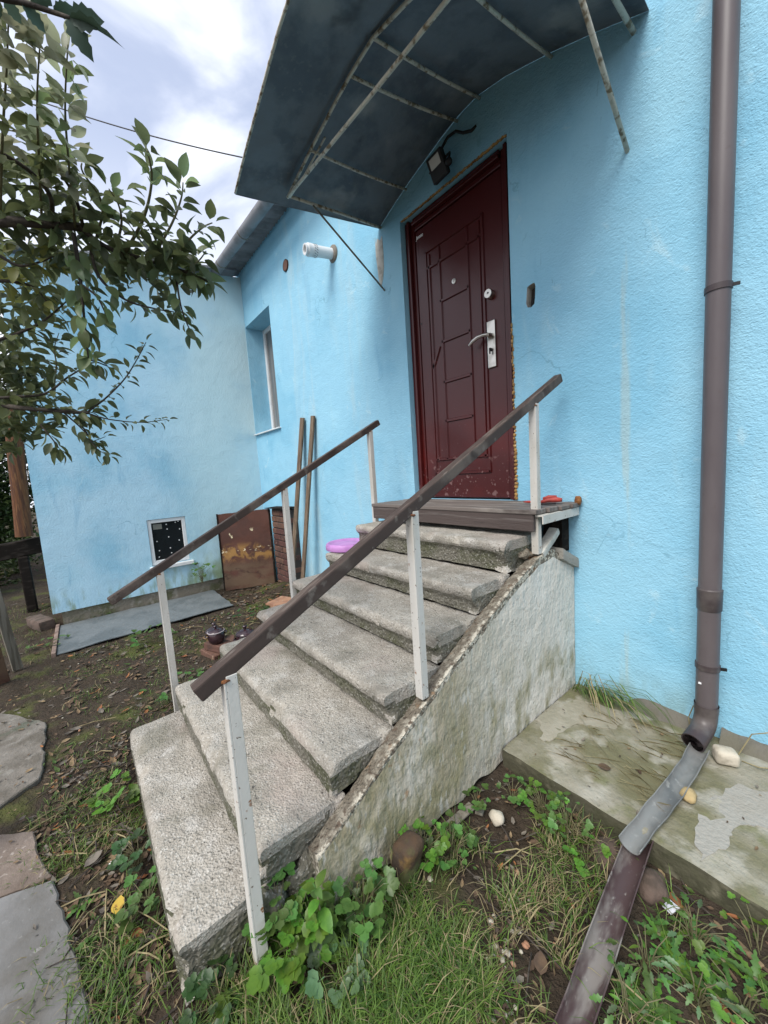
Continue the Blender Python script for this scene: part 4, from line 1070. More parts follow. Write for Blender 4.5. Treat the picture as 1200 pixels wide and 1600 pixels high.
pier = thing('brick_pier', 'low dark brick pier with a tin lid between the cellar door and the leaning planks', 'pier', (-4.56, 2.02, -1.36))
obj('mortar', MB().box((-4.82, 1.968, -1.46), (-4.295, 2.074, -.392)), M['mortar'], pier)
base_brick = None
rows = 13
for rr in range(rows):
    z = -1.43 + rr * .079
    for cidx in range(3):
        x = -4.815 + (cidx * .25 - (.125 if rr % 2 else 0))
        x0, x1 = max(x, -4.82), min(x + .24, -4.292)
        if x1 - x0 < .04: continue
        mb = MB().box((x0, 1.955 + rnd.uniform(-.006, .005), z), (x1, 2.07, z + .067))
        obj('brick', mb, M['brick'], pier, bevel=.006)
obj('lid', MB().add([(-4.90, 1.90, -.388), (-4.26, 1.90, -.372), (-4.26, 2.07, -.366), (-4.90, 2.07, -.382), (-4.90, 1.90, -.380), (-4.26, 1.90, -.364), (-4.26, 2.07, -.358), (-4.90, 2.07, -.374)], [(3, 2, 1, 0), (4, 5, 6, 7), (0, 1, 5, 4), (1, 2, 6, 5), (2, 3, 7, 6), (3, 0, 4, 7)]), M['wood_dark'], pier)

def plank(top, bot, w_, t_, label):
    mb = MB().beam(bot, top, w_, t_, (0, -1, 0))
    return tag(obj('plank', mb, M['plank'], bevel=.003), label, 'plank', 'planks leaning on the blue wall')
plank((-3.895, 2.05, .66), (-4.20, 1.86, -1.36), .080, .022, 'weathered plank with a slanted top leaning on the wall, next to the window')
plank((-3.655, 2.052, .645), (-3.93, 1.86, -1.38), .070, .022, 'straight-cut weathered plank leaning on the wall, nearer to the stairs')

# grey sheet with a wooden edge lying in front of the far wall
gs = thing('roofing_sheet', 'grey sheet with a wooden edge strip lying on the ground below the low window', 'sheet', (-4.9, .45, -1.48))
mb = MB(); v = []; f = []; NXs, NYs = 20, 34
for th in (0, 1):
    for i in range(NXs + 1):
        for j in range(NYs + 1):
            s_, t = i / NXs, j / NYs
            x = -5.40 + .93 * s_ + (.03 * noise.noise(Vector((t * 6, 1, 0))) if i == NXs else 0) - .05 * t * s_
            y = -.325 + 1.59 * t + (.02 * noise.noise(Vector((s_ * 6, 3, 0))) if j == NYs else 0)
            z = -1.452 + .012 * noise.noise(Vector((s_ * 2.4, t * 4, 5))) + .010 * math.exp(-((t - .42 - .06 * s_) / .02) ** 2) - .008 * th
            v.append((x, y, z))
n0 = (NXs + 1) * (NYs + 1)
for i in range(NXs):
    for j in range(NYs):
        a = i * (NYs + 1) + j; f += [(a, a + NYs + 1, a + NYs + 2, a + 1), (a + n0, a + n0 + 1, a + n0 + NYs + 2, a + n0 + NYs + 1)]
for i in range(NXs):
    for j in (0, NYs):
        a = i * (NYs + 1) + j; f.append((a, a + NYs + 1, a + NYs + 1 + n0, a + n0))
for j in range(NYs):
    for i in (0, NXs):
        a = i * (NYs + 1) + j; f.append((a, a + 1, a + 1 + n0, a + n0))
obj('sheet', mb.add(v, f), M['sheet'], gs, smooth=60)
obj('edge_strip', MB().box((-5.42, -.362, -1.485), (-4.46, -.330, -1.435)), surf('pinkish_wood_strip', (.26, .185, .15), [dict(col=(.16, .11, .09), sc=12, lo=.45, hi=.65)], rough=.85), gs, bevel=.003)

# ------------------------------------------------------------------ small things on the stairs and ground
pk = Vector((-2.218, 1.433, -0.522))
tag(obj('basin_lid', MB().lathe([(.0, .012), (.128, .012), (.137, .016), (.148, .004), (.150, .0), (.152, .004), (.152, .028), (.146, .040), (.138, .046), (.128, .046), (.118, .038), (.106, .034), (.05, .040), (0, .042)], pk, 40), M['pink'], smooth=45),
    'round lilac pink plastic lid lying on a stair tread', 'lid')
sh = thing('garden_shears', 'red handled garden shears lying on the wooden landing by the wall', 'shears', (-1.0, 1.93, -.23))
s0 = Vector((-1.02, 1.93, LZ + .010))
obj('handle', MB().tube([s0 + .72 * Vector((-.015, -.02, .006)), s0 + .72 * Vector((.03, .0, .016)), s0 + .72 * Vector((.075, .03, .020)), s0 + .72 * Vector((.115, .035, .018))], [.008, .012, .015, .010], 10), M['red'], sh, smooth=True)
obj('handle', MB().tube([s0 + .72 * Vector((-.015, -.01, .004)), s0 + .72 * Vector((-.06, -.025, .006)), s0 + .72 * Vector((-.12, -.02, .004)), s0 + .72 * Vector((-.165, .0, .002))], [.007, .008, .007, .004], 10), M['red'], sh, smooth=True)
obj('handle', MB().tube([s0 + .72 * Vector((-.015, .01, .026)), s0 + .72 * Vector((.02, .03, .036)), s0 + .72 * Vector((.065, .06, .036))], [.007, .012, .009], 10), M['red'], sh, smooth=True)
obj('blade', MB().beam(s0 + .72 * Vector((-.06, -.085, -.008)), s0 + .72 * Vector((.10, -.02, -.003)), .026, .006), M['black'], sh)

def pot(c, r, h, label, mat, rimmat):
    t = thing('cooking_pot', label, 'pot', c, 'small lidded pots beside the stairs')
    c = Vector(c)
    obj('body', MB().lathe([(r * .62, 0), (r * .90, h * .22), (r * 1.0, h * .55), (r * .93, h * .85), (r * .88, h * .92), (0, h * .92)], c, 28), mat, t, smooth=50)
    obj('rim', MB().lathe([(r * .88, h * .90), (r * .99, h * .93), (r * .99, h * .97), (r * .90, h * .99)], c, 28), rimmat, t, smooth=50)
    l_ = obj('lid', MB().lathe([(r * .93, h * .985), (r * .80, h * 1.07), (r * .40, h * 1.16), (r * .14, h * 1.19), (0, h * 1.19)], c, 28), M['pot'], t, smooth=50)
    obj('knob', MB().lathe([(r * .10, h * 1.18), (r * .13, h * 1.24), (r * .24, h * 1.32), (r * .22, h * 1.39), (0, h * 1.42)], c, 16), M['pot'], l_, smooth=True)
    for s_ in (-1, 1):
        obj('handle', MB().tube([c + Vector((r * .2 * a, s_ * r * (.92 + b), h * .72)) for a, b in ((-2.0, .0), (-1.6, .22), (0, .32), (1.6, .22), (2.0, 0))], r * .08, 8), mat, t, smooth=True)
brk = thing('brick_stack', 'small dark stack of bricks and tiles under the lidded pots', 'bricks', (-3.3, .72, -1.46))
for (x, y, z, a) in ((-3.28, .72, -1.45, .2), (-3.15, .83, -1.45, .5), (-3.38, .86, -1.45, -.3), (-3.25, .76, -1.385, .4)):
    mb = MB().box((-.12, -.06, 0), (.12, .06, .062)); R_ = Matrix.Rotation(a, 3, 'Z'); mb.v = [tuple(R_ @ Vector(p) + Vector((x, y, z))) for p in mb.v]
    obj('brick', mb, M['brick'], brk, bevel=.006)
pot((-3.25, .745, -1.323), .068, .105, 'dark aubergine lidded pot with a pale rim on the bricks beside the stairs', M['pot'], M['pot_rim'])
pot((-3.49, .79, -1.465), .075, .165, 'ochre pot with a dark lid behind the aubergine pots beside the stairs', M['pot_ochre'], M['pot'])
pot((-3.20, .965, -1.44), .080, .150, 'dark pot with an arched lid half hidden behind the stair end', M['pot'], M['pot'])

# standing brick, stones, scraps
V_, F_ = rough_box((-.036, -.045, 0), (.036, .045, .172), .011, .009, 12, .022, fr=14)
tag(obj('brick', MB().add([Vector((p.x - .862 + p.z * .02, p.y + .68 + p.z * .12, p.z - 1.375)) for p in V_], F_), M['brick_moss'], smooth=50), 'mossy brown brick standing upright against the whitewashed side wall', 'brick')
def stone(c, r, seed, mat, label, cat='stone', amp=.22):
    return tag(obj('stone', MB().blob(c, r, seed, amp, 1.2, 3), mat, smooth=60), label, cat)
V_, F_ = rough_box((-.038, -.030, -.028), (.038, .030, .030), .012, .004, 17, .014)
tag(obj('stone', MB().add([Matrix.Rotation(.5, 3, 'Z') @ Vector((p.x, p.y, p.z)) + Vector((-.262, 1.905, -1.238)) for p in V_], F_), M['stone_pale'], smooth=60), 'pale squarish stone wedged beside the drainpipe outlet', 'stone')
stone((-0.315, 1.597, -1.252), (.024, .034, .020), 5, M['stone_ochre'], 'small ochre pebble on the concrete beside the zinc trough')
stone((-0.792, 1.096, -1.350), (.032, .026, .022), 8, M['stone_pale'], 'pale chipped stone on the bare soil below the concrete apron')
stone((-0.332, 1.246, -1.350), (.045, .050, .045), 11, M['stone_brown'], 'reddish brown stone under the apron edge beside the brown gutter')
stone((-0.466, 1.260, -1.360), (.040, .055, .045), 14, M['stone_brown'], 'dark brown stone propping the gutter at the apron edge')
stone((-0.809, 0.743, -1.350), (.016, .013, .012), 19, M['stone_pale'], 'tiny pale pebble beside the mossy upright brick')
V_, F_ = rough_box((-.20, -.07, -.05), (.20, .07, .06), .03, .012, 23, .02)
tag(obj('stone', MB().add([Matrix.Rotation(.35, 3, 'Z') @ Vector((p.x, p.y, p.z)) + Vector((-5.62, -.50, -1.43)) for p in V_], F_), M['stone_brown'], smooth=50), 'long brown stone at the corner of the blue annexe', 'stone')
V_, F_ = rough_box((-.17, -.13, -.02), (.17, .13, .02), .03, .006, 29, .008)
tag(obj('clay_tile', MB().add([Matrix.Rotation(.4, 3, 'Z') @ Vector((p.x, p.y, p.z)) + Vector((-3.85, 1.62, -1.365)) for p in V_], F_), M['brick_orange'], smooth=50), 'broken orange clay tile lying on the rubble behind the stairs', 'tile')
wp = Vector((-0.276, 1.217, -1.345))
tag(obj('paper_scrap', MB().add([wp + Vector(q) for q in ((-.018, -.012, 0), (.006, -.022, .003), (.020, .010, .010), (-.008, .020, .004), (0, 0, .009), (-.018, -.012, -.003), (.006, -.022, 0), (.020, .010, .007), (-.008, .020, .001), (0, 0, .006))],
    [(0, 1, 4), (1, 2, 4), (2, 3, 4), (3, 0, 4), (6, 5, 9), (7, 6, 9), (8, 7, 9), (5, 8, 9), (0, 5, 6, 1), (1, 6, 7, 2), (2, 7, 8, 3), (3, 8, 5, 0)]), M['paper']), 'small crumpled white paper scrap on the weeds by the apron', 'paper')
def stick(a, b, w_, t_, mat, label, cat='stick'):
    return tag(obj('wood_offcut', MB().beam(a, b, w_, t_), mat, bevel=.002), label, cat)
stick((-0.846, 1.054, -1.345), (-0.976, 1.320, -1.420), .030, .010, M['plank_grey'], 'grey wooden offcut leaning at the inner corner of the apron')
stick((-0.892, 0.927, -1.345), (-0.881, 1.060, -1.335), .035, .010, M['plank_grey'], 'short grey wooden offcut lying flat by the side wall foot')
stick((-0.138, 1.252, -1.345), (-0.083, 1.225, -1.340), .016, .008, M['litter2'], 'tan bark splinter in the grass at the apron foot')
stick((-0.146, 1.063, -1.345), (-0.109, 1.044, -1.340), .016, .008, M['litter4'], 'orange brown bark splinter near the dandelions')
stick((-0.291, 1.259, -1.345), (-0.250, 1.235, -1.335), .022, .006, M['litter4'], 'curled orange bark piece beside the white paper scrap')

# ------------------------------------------------------------------ far left: trunk, timber frame, board
tr = thing('timber_frame', 'dark wet timber beam on a leaning leg behind the annexe corner', 'timber frame', (-6.6, -.75, -1.5))
obj('beam', MB().beam((-6.600, -1.062, -0.713), (-6.600, -0.289, -0.632), .16, .20), M['wood_dark'], tr, bevel=.01)
obj('leg', MB().beam((-6.500, -0.633, -0.768), (-6.500, -0.625, -1.481), .10, .10, (1, 0, 0)), M['wood_dark'], tr, bevel=.01)
tk = MB(); A_, B_ = Vector((-6.450, -0.585, -0.509)), Vector((-6.450, -0.508, 1.044))
tk.tube([A_, A_.lerp(B_, .3), A_.lerp(B_, .6), B_], [.085, .080, .082, .078], 18)
tag(obj('tree_stump', tk, M['trunk_rust'], smooth=50), 'rust brown sawn log standing on the dark timber beam', 'log')
b0, b1 = Vector((-4.390, -0.576, -1.470)), Vector((-4.350, -0.631, -0.659))
tag(obj('board', MB().beam(b0, b1, .065, .03, (1, .3, 0)), M['plank_grey'], bevel=.003), 'grey weathered board standing upright at the edge of the yard', 'board')
rp = MB(); rp.beam((-4.139, -0.677, -1.470), (-4.100, -0.713, -0.865), .16, .03, (1, .3, 0))
tag(obj('board', rp, M['rust_plate'], bevel=.003), 'reddish brown board beside the grey upright board', 'board')

# ------------------------------------------------------------------ leaves, trees and weeds
def leaf_mesh(name, L, Wd, mat, fold=.25, curl=.25, n=5, serr=0.0, tip=.9, seed=0):
    q = random.Random(seed); v = []; f = []
    for i in range(n + 1):
        t = i / n
        wv = Wd * (math.sin(PI * t ** tip) ** .8 if 0 < t < 1 else .02)
        if serr and 0 < t < 1: wv *= 1 + (serr if i % 2 else -serr)
        z = -curl * L * t * t
        y = L * t
        v += [(-wv / 2, y - (.02 * L if serr else 0), z + fold * wv / 2 + q.uniform(-.01, .01) * L), (0, y, z), (wv / 2, y - (.02 * L if serr else 0), z + fold * wv / 2 + q.uniform(-.01, .01) * L)]
    for i in range(n):
        a = i * 3
        f += [(a, a + 1, a + 4, a + 3), (a + 1, a + 2, a + 5, a + 4)]
    me = bpy.data.meshes.new(name); me.from_pydata(v, [], f); me.materials.append(mat)
    me.polygons.foreach_set('use_smooth', [True] * len(me.polygons))
    return me
def lobed_mesh(name, R, mat, lobes=5, depth=.35, cup=.15, seed=0):
    q = random.Random(seed); v = []; f = []        # three rounded, scalloped leaflets
    for li, a0 in enumerate((-1.15, 0.0, 1.15)):
        L_ = R * (.62 if li == 1 else .52) * q.uniform(.9, 1.1); k0 = len(v); d_ = Vector((math.sin(a0), math.cos(a0), 0)); n_ = Vector((d_.y, -d_.x, 0))
        st = Vector((0, R * .30, 0)); tilt = q.uniform(-.25, .15)
        v.append(st + d_ * L_ * .5 + Vector((0, 0, tilt * L_ * .5 - .04 * R)))
        m = 14
        for i in range(m):
            t = 2 * PI * i / m; r_ = .5 * L_ * (1 + (.10 if i % 2 else -.08)) * q.uniform(.94, 1.06)
            px_, py_ = r_ * .86 * math.sin(t), L_ * .5 - r_ * math.cos(t)
            v.append(st + d_ * py_ + n_ * px_ + Vector((0, 0, tilt * py_ + cup * px_ * px_ / R * 3)))
        f += [(k0, k0 + 1 + (i + 1) % m, k0 + 1 + i) for i in range(m)]
    k0 = len(v); v += [Vector((-.02 * R, 0, 0)), Vector((.02 * R, 0, 0)), Vector((0, R * .34, 0))]; f.append((k0, k0 + 1, k0 + 2))
    me = bpy.data.meshes.new(name); me.from_pydata([tuple(p) for p in v], [], f); me.materials.append(mat)
    me.polygons.foreach_set('use_smooth', [True] * len(me.polygons))
    return me
def orient(d, up, roll=0.0):
    y = Vector(d).normalized(); x = y.cross(Vector(up))
    if x.length < 1e-3: x = Vector((1, 0, 0))
    x.normalize(); z = x.cross(y)
    m = Matrix((x, y, z)).transposed()
    return m @ Matrix.Rotation(roll, 3, 'Y')
class Tree:
    def __init__(s, name, label, cat, loc, limit=300):
        s.root = thing(name, label, cat, loc); s.o = wloc(s.root); s.n = 0; s.limit = limit; s.rest = MB(); s.mats = []; s.q = random.Random(11)
    def leaf(s, me, p, R, sc):
        if s.n < s.limit:
            o = bpy.data.objects.new('leaf', me); COL.objects.link(o); o.parent = s.root
            m4 = Matrix.Translation(Vector(p) - s.o) @ R.to_4x4() @ Matrix.Scale(sc, 4)
            o.matrix_local = m4
        else:
            mat = me.materials[0]
            if mat not in s.mats: s.mats.append(mat)
            vs_ = [R @ (v.co * sc) + Vector(p) for v in me.vertices]
            s.rest.add(vs_, [tuple(pp.vertices) for pp in me.polygons], s.mats.index(mat))
        s.n += 1
    def branch(s, pts, r0, r1, leaves, meshes, sc=1.0, mat='bark', start=.1, droop=.0, spread=1.0, up=Vector((0, 0, 1)), name='branch'):
        pts = [Vector(p) for p in pts]
        P = []
        for i in range(len(pts) - 1):
            for k_ in range(5):
                t = k_ / 5
                a = pts[max(i - 1, 0)]; b = pts[i]; c = pts[i + 1]; d = pts[min(i + 2, len(pts) - 1)]
                P.append(.5 * ((2 * b) + (c - a) * t + (2 * a - 5 * b + 4 * c - d) * t * t + (3 * b - a - 3 * c + d) * t ** 3))
        P.append(pts[-1])
        n_ = len(P)
        obj(name, MB().tube(P, [r0 + (r1 - r0) * i / (n_ - 1) for i in range(n_)], 7), M[mat], s.root, smooth=True)
        for k_ in range(leaves):
            t = start + (1 - start) * (k_ + s.q.random() * .8) / leaves
            x = min(t, 1.0) * (n_ - 1); i = min(int(x), n_ - 2); p = P[i].lerp(P[i + 1], x - i)
            d = (P[i + 1] - P[i]).normalized()
            ang = k_ * 2.4 + s.q.uniform(-.5, .5)
            side = orient(d, up) @ Vector((math.cos(ang), 0, math.sin(ang)))
            ld = (d * s.q.uniform(.2, .9) + side * spread * s.q.uniform(.6, 1.1) + Vector((0, 0, -droop - s.q.uniform(0, .35)))).normalized()
            if k_ == leaves - 1: ld = d
            R = orient(ld, Vector((s.q.uniform(-.5, .5), s.q.uniform(-.5, .5), 1)), s.q.uniform(-.6, .6))
            s.leaf(s.q.choice(meshes), p + ld * .012, R, sc * s.q.uniform(.72, 1.15))
        return P
    def cloud(s, c, r, count, meshes, sc=1.0):
        c = Vector(c)
        for k_ in range(count):
            while True:
                u = Vector((s.q.uniform(-1, 1), s.q.uniform(-1, 1), s.q.uniform(-1, 1)))
                if u.length <= 1: break
            p = c + Vector((u.x * r[0], u.y * r[1], u.z * r[2]))
            ld = Vector((s.q.uniform(-1, 1), s.q.uniform(-1, 1), s.q.uniform(-.7, .5)))
            R = orient(ld, Vector((s.q.uniform(-.7, .7), s.q.uniform(-.7, .7), 1)))
            s.leaf(s.q.choice(meshes), p, R, sc * s.q.uniform(.7, 1.15))
    def finish(s):
        if s.rest.f:
            o = obj('foliage', s.rest, s.mats, s.root, smooth=True); o['kind'] = 'stuff'
LA = [leaf_mesh('leaf_blade', .066, .036, M['leaf'], .30, .30, seed=1), leaf_mesh('leaf_blade', .060, .030, M['leaf_dark'], .35, .55, seed=2), leaf_mesh('leaf_blade', .070, .036, M['leaf_dark'], .5, .18, seed=3), leaf_mesh('leaf_blade', .054, .034, M['leaf'], .3, .65, seed=4), leaf_mesh('leaf_blade', .062, .026, M['leaf'], .7, .4, seed=14)]
LP = [leaf_mesh('leaf_blade', .068, .034, M['leaf_pale'], .35, .30, seed=5), leaf_mesh('leaf_blade', .064, .030, M['leaf_pale'], .45, .15, seed=6), leaf_mesh('leaf_blade', .058, .030, M['leaf'], .3, .3, seed=7)]
LY = [leaf_mesh('leaf_blade', .060, .032, M['leaf_yel'], .3, .3, seed=8), leaf_mesh('leaf_blade', .056, .030, M['leaf'], .3, .3, seed=9)]
T = Tree('fruit_tree', 'leafy fruit tree reaching in from the edge with dense dark and pale leaves', 'tree', (-2.0, -.62, -1.36))
base = Vector((-2.0, -.62, -1.38))
obj('trunk', MB().tube([base, base + Vector((.02, .02, .7)), base + Vector((-.02, .02, 1.35)), Vector((-2.027, -0.418, 0.357)), Vector((-1.753, -0.260, 0.814))], [.06, .052, .045, .03, .022], 12), M['bark'], T.root, smooth=True)
T.branch([(-1.753, -0.260, 0.814), (-1.519, -0.079, 0.760), (-1.466, 0.003, 0.757), (-1.410, 0.101, 0.749)], .016, .010, 5, LA, 0.86, start=.5)
T.branch([(-1.411, 0.094, 0.749), (-1.404, 0.148, 0.710), (-1.370, 0.238, 0.685), (-1.328, 0.340, 0.658), (-1.301, 0.396, 0.633)], .008, .003, 46, LA, 0.86, droop=.1)
T.branch([(-1.383, 0.192, 0.696), (-1.294, 0.237, 0.762), (-1.224, 0.255, 0.828), (-1.177, 0.243, 0.864)], .005, .002, 27, LA, 0.90, mat='twig')
T.branch([(-1.351, 0.261, 0.692), (-1.263, 0.301, 0.751), (-1.223, 0.324, 0.805), (-1.201, 0.328, 0.836)], .004, .0015, 16, LA, 0.82, mat='twig')
T.branch([(-1.342, 0.300, 0.672), (-1.268, 0.344, 0.723), (-1.238, 0.381, 0.756), (-1.223, 0.404, 0.768)], .004, .0015, 14, LA, 0.82, mat='twig')
T.branch([(-1.328, 0.340, 0.658), (-1.285, 0.370, 0.679), (-1.265, 0.390, 0.705)], .003, .0015, 8, LA, 0.82, mat='twig')
T.branch([(-1.393, 0.170, 0.703), (-1.342, 0.187, 0.753), (-1.321, 0.183, 0.791), (-1.307, 0.163, 0.817)], .004, .0015, 16, LA, 0.82, mat='twig')
T.branch([(-1.339, 0.314, 0.646), (-1.351, 0.320, 0.567), (-1.367, 0.336, 0.517), (-1.373, 0.350, 0.492)], .0035, .0012, 14, LA, 0.69, mat='bark')
T.branch([(-1.425, 0.112, 0.718), (-1.441, 0.125, 0.636), (-1.436, 0.183, 0.582), (-1.420, 0.256, 0.565), (-1.401, 0.310, 0.559)], .005, .0015, 20, LA, 0.77, mat='bark', start=.3)
T.branch([(-1.421, 0.077, 0.731), (-1.419, 0.078, 0.619), (-1.415, 0.073, 0.493), (-1.427, 0.070, 0.388)], .006, .002, 30, LA, 0.86, droop=.4)
T.branch([(-1.427, 0.069, 0.602), (-1.388, 0.107, 0.557), (-1.384, 0.123, 0.510)], .004, .0015, 12, LA, 0.90, droop=.3)
T.branch([(-1.447, 0.059, 0.392), (-1.427, 0.087, 0.381), (-1.418, 0.113, 0.369)], .003, .0015, 11, LA, 0.77)
# upright pale shoots
T.branch([(-1.413, 0.083, 0.746), (-1.244, 0.078, 0.798), (-1.135, 0.079, 0.850), (-1.038, 0.092, 0.905)], .0035, .0012, 46, LP, 0.72, mat='twig', start=.2)
T.branch([(-1.466, 0.011, 0.758), (-1.260, 0.023, 0.813), (-1.136, 0.033, 0.852), (-1.053, 0.047, 0.891)], .0035, .0012, 46, LP, 0.74, mat='twig', start=.2)
T.branch([(-1.519, -0.079, 0.760), (-1.260, -0.039, 0.813), (-1.124, -0.011, 0.868), (-1.039, 0.006, 0.909)], .0035, .0012, 43, LP, 0.74, mat='twig', start=.25)
T.branch([(-1.540, -0.119, 0.757), (-1.252, -0.063, 0.823), (-1.125, -0.037, 0.866), (-1.041, -0.019, 0.906)], .0035, .0012, 32, LP, 0.74, mat='twig', start=.25)
T.branch([(-1.445, 0.031, 0.754), (-1.372, 0.037, 0.782), (-1.326, 0.005, 0.803), (-1.315, -0.048, 0.820), (-1.312, -0.080, 0.822)], .006, .004, 22, LA, 0.86, mat='bark')
T.branch([(-1.410, 0.101, 0.749), (-1.336, 0.088, 0.781), (-1.286, 0.056, 0.808), (-1.258, 0.035, 0.817)], .005, .002, 22, LA, 0.86, mat='bark')
T.branch([(-1.419, 0.128, 0.729), (-1.356, 0.149, 0.798), (-1.303, 0.110, 0.832), (-1.292, 0.109, 0.849)], .004, .0015, 14, LA, 0.82, mat='twig')
# lower branches in front of the annexe wall
T.branch([(-2.027, -0.418, 0.357), (-1.911, -0.210, 0.324), (-1.824, -0.075, 0.299), (-1.777, 0.045, 0.286), (-1.776, 0.067, 0.286)], .012, .004, 35, LA, 0.86, start=.3)
T.branch([(-1.776, 0.058, 0.286), (-1.744, 0.120, 0.337), (-1.713, 0.184, 0.406), (-1.679, 0.229, 0.476), (-1.648, 0.258, 0.529)], .0035, .0012, 30, LA, 0.62, mat='bark')
T.branch([(-1.776, 0.063, 0.284), (-1.756, 0.121, 0.262), (-1.738, 0.220, 0.251), (-1.713, 0.309, 0.262)], .003, .001, 19, LA, 0.53, mat='bark', start=.25)
T.branch([(-1.797, -0.006, 0.287), (-1.785, 0.041, 0.224), (-1.772, 0.071, 0.157), (-1.772, 0.106, 0.128)], .003, .001, 22, LA, 0.62, mat='bark')
T.branch([(-1.795, 0.014, 0.298), (-1.787, 0.054, 0.206), (-1.790, 0.059, 0.183), (-1.786, 0.106, 0.201)], .003, .001, 16, LA, 0.60, mat='bark')
T.branch([(-1.906, -0.238, 0.336), (-1.863, -0.138, 0.346), (-1.815, -0.050, 0.354), (-1.774, 0.018, 0.407), (-1.744, 0.067, 0.439)], .006, .002, 35, LA, 0.77, mat='bark')
T.branch([(-1.809, -0.020, 0.389), (-1.774, -0.006, 0.449), (-1.751, -0.005, 0.496), (-1.736, 0.014, 0.548)], .003, .001, 19, LA, 0.73, mat='twig')
T.branch([(-1.831, -0.080, 0.255), (-1.810, -0.045, 0.185), (-1.813, -0.031, 0.151)], .003, .001, 14, LA, 0.77, mat='bark', droop=.3)
T.branch([(-1.719, -0.156, 0.666), (-1.671, -0.080, 0.665), (-1.656, -0.029, 0.652), (-1.642, -0.003, 0.604)], .006, .002, 24, LY, 0.86, mat='bark')
T.branch([(-1.645, -0.098, 0.723), (-1.607, -0.057, 0.690), (-1.572, -0.008, 0.698), (-1.543, 0.029, 0.713)], .005, .002, 24, LY, 0.86, mat='bark')
T.branch([(-1.823, -0.191, 0.500), (-1.767, -0.089, 0.540), (-1.706, -0.018, 0.574), (-1.663, 0.047, 0.633)], .006, .002, 30, LA, 0.86, mat='bark')
T.cloud((-1.396, 0.242, 0.698), (.18, .16, .10), 95, LA, .92)
T.cloud((-1.364, 0.332, 0.680), (.08, .08, .06), 36, LA, 0.77)
T.cloud((-1.544, 0.071, 0.754), (.16, .16, .055), 90, LA, 0.86)
T.cloud((-1.493, 0.007, 0.855), (.16, .16, .07), 99, LA, 0.90)
T.cloud((-1.675, -0.066, 0.783), (.18, .18, .06), 82, LY + LA, 0.86)
T.cloud((-1.878, -0.090, 0.683), (.18, .17, .10), 120, LY + LA, 0.86)
T.cloud((-1.981, -0.138, 0.508), (.16, .16, .13), 165, LA + LY[1:], 0.86)
T.cloud((-2.180, -0.174, 0.531), (.16, .16, .16), 130, LA, .95)
T.cloud((-1.360, 0.281, 0.711), (.10, .12, .09), 34, LA, .9)
T.cloud((-2.105, -0.201, 0.388), (.10, .12, .22), 150, LA + LY[:1], .9)
T.cloud((-1.943, -0.124, 0.787), (.12, .14, .12), 90, LY, .9)
T.cloud((-1.971, -0.108, 0.321), (.14, .13, .10), 105, LA, 0.77)
T.cloud((-2.028, -0.186, 0.231), (.12, .10, .08), 51, LA, 0.77)
T.finish()

LB = [leaf_mesh('leaf_blade', .085, .050, M['leaf_blue'], .3, .2, 9, serr=.14, seed=21), leaf_mesh('leaf_blade', .078, .044, M['leaf_blue'], .4, .3, 9, serr=.16, seed=22)]
T2 = Tree('grape_vine', 'close blue-green serrated leaves on a thin twig across the top corner', 'vine', (-1.15, -.75, -1.36))
vb = Vector((-1.15, -.75, -1.38))
obj('stem', MB().tube([vb, vb + Vector((-.02, .0, 1.0)), vb + Vector((.0, .05, 1.9)), (-0.681, -0.067, 0.614)], [.014, .012, .009, .005], 8), M['bark'], T2.root, smooth=True)
T2.branch([(-0.681, -0.067, 0.614), (-0.642, -0.013, 0.572), (-0.622, 0.020, 0.564), (-0.601, 0.059, 0.555)], .005, .002, 3, LB, .7, mat='bark', start=.1, name='twig')
VINE = [((-0.601, 0.059, 0.555), (-0.576, 0.085, 0.549)), ((-0.602, 0.057, 0.554), (-0.601, 0.075, 0.522)), ((-0.610, 0.045, 0.561), (-0.601, 0.063, 0.569)), ((-0.623, 0.017, 0.563), (-0.632, 0.038, 0.552)), ((-0.639, 0.001, 0.575), (-0.650, 0.014, 0.563)), ((-0.642, -0.010, 0.572), (-0.654, -0.004, 0.558)), ((-0.621, 0.026, 0.565), (-0.603, 0.045, 0.583))]
for k_, (a, b) in enumerate(VINE):
    a, b = Vector(a), Vector(b)
    T2.leaf(LB[k_ % 2], a, orient(b - a, -a.normalized() + Vector((rnd.uniform(-.3, .3), rnd.uniform(-.3, .3), .3)), rnd.uniform(-.3, .3)), (b - a).length / .082)
T2.finish()

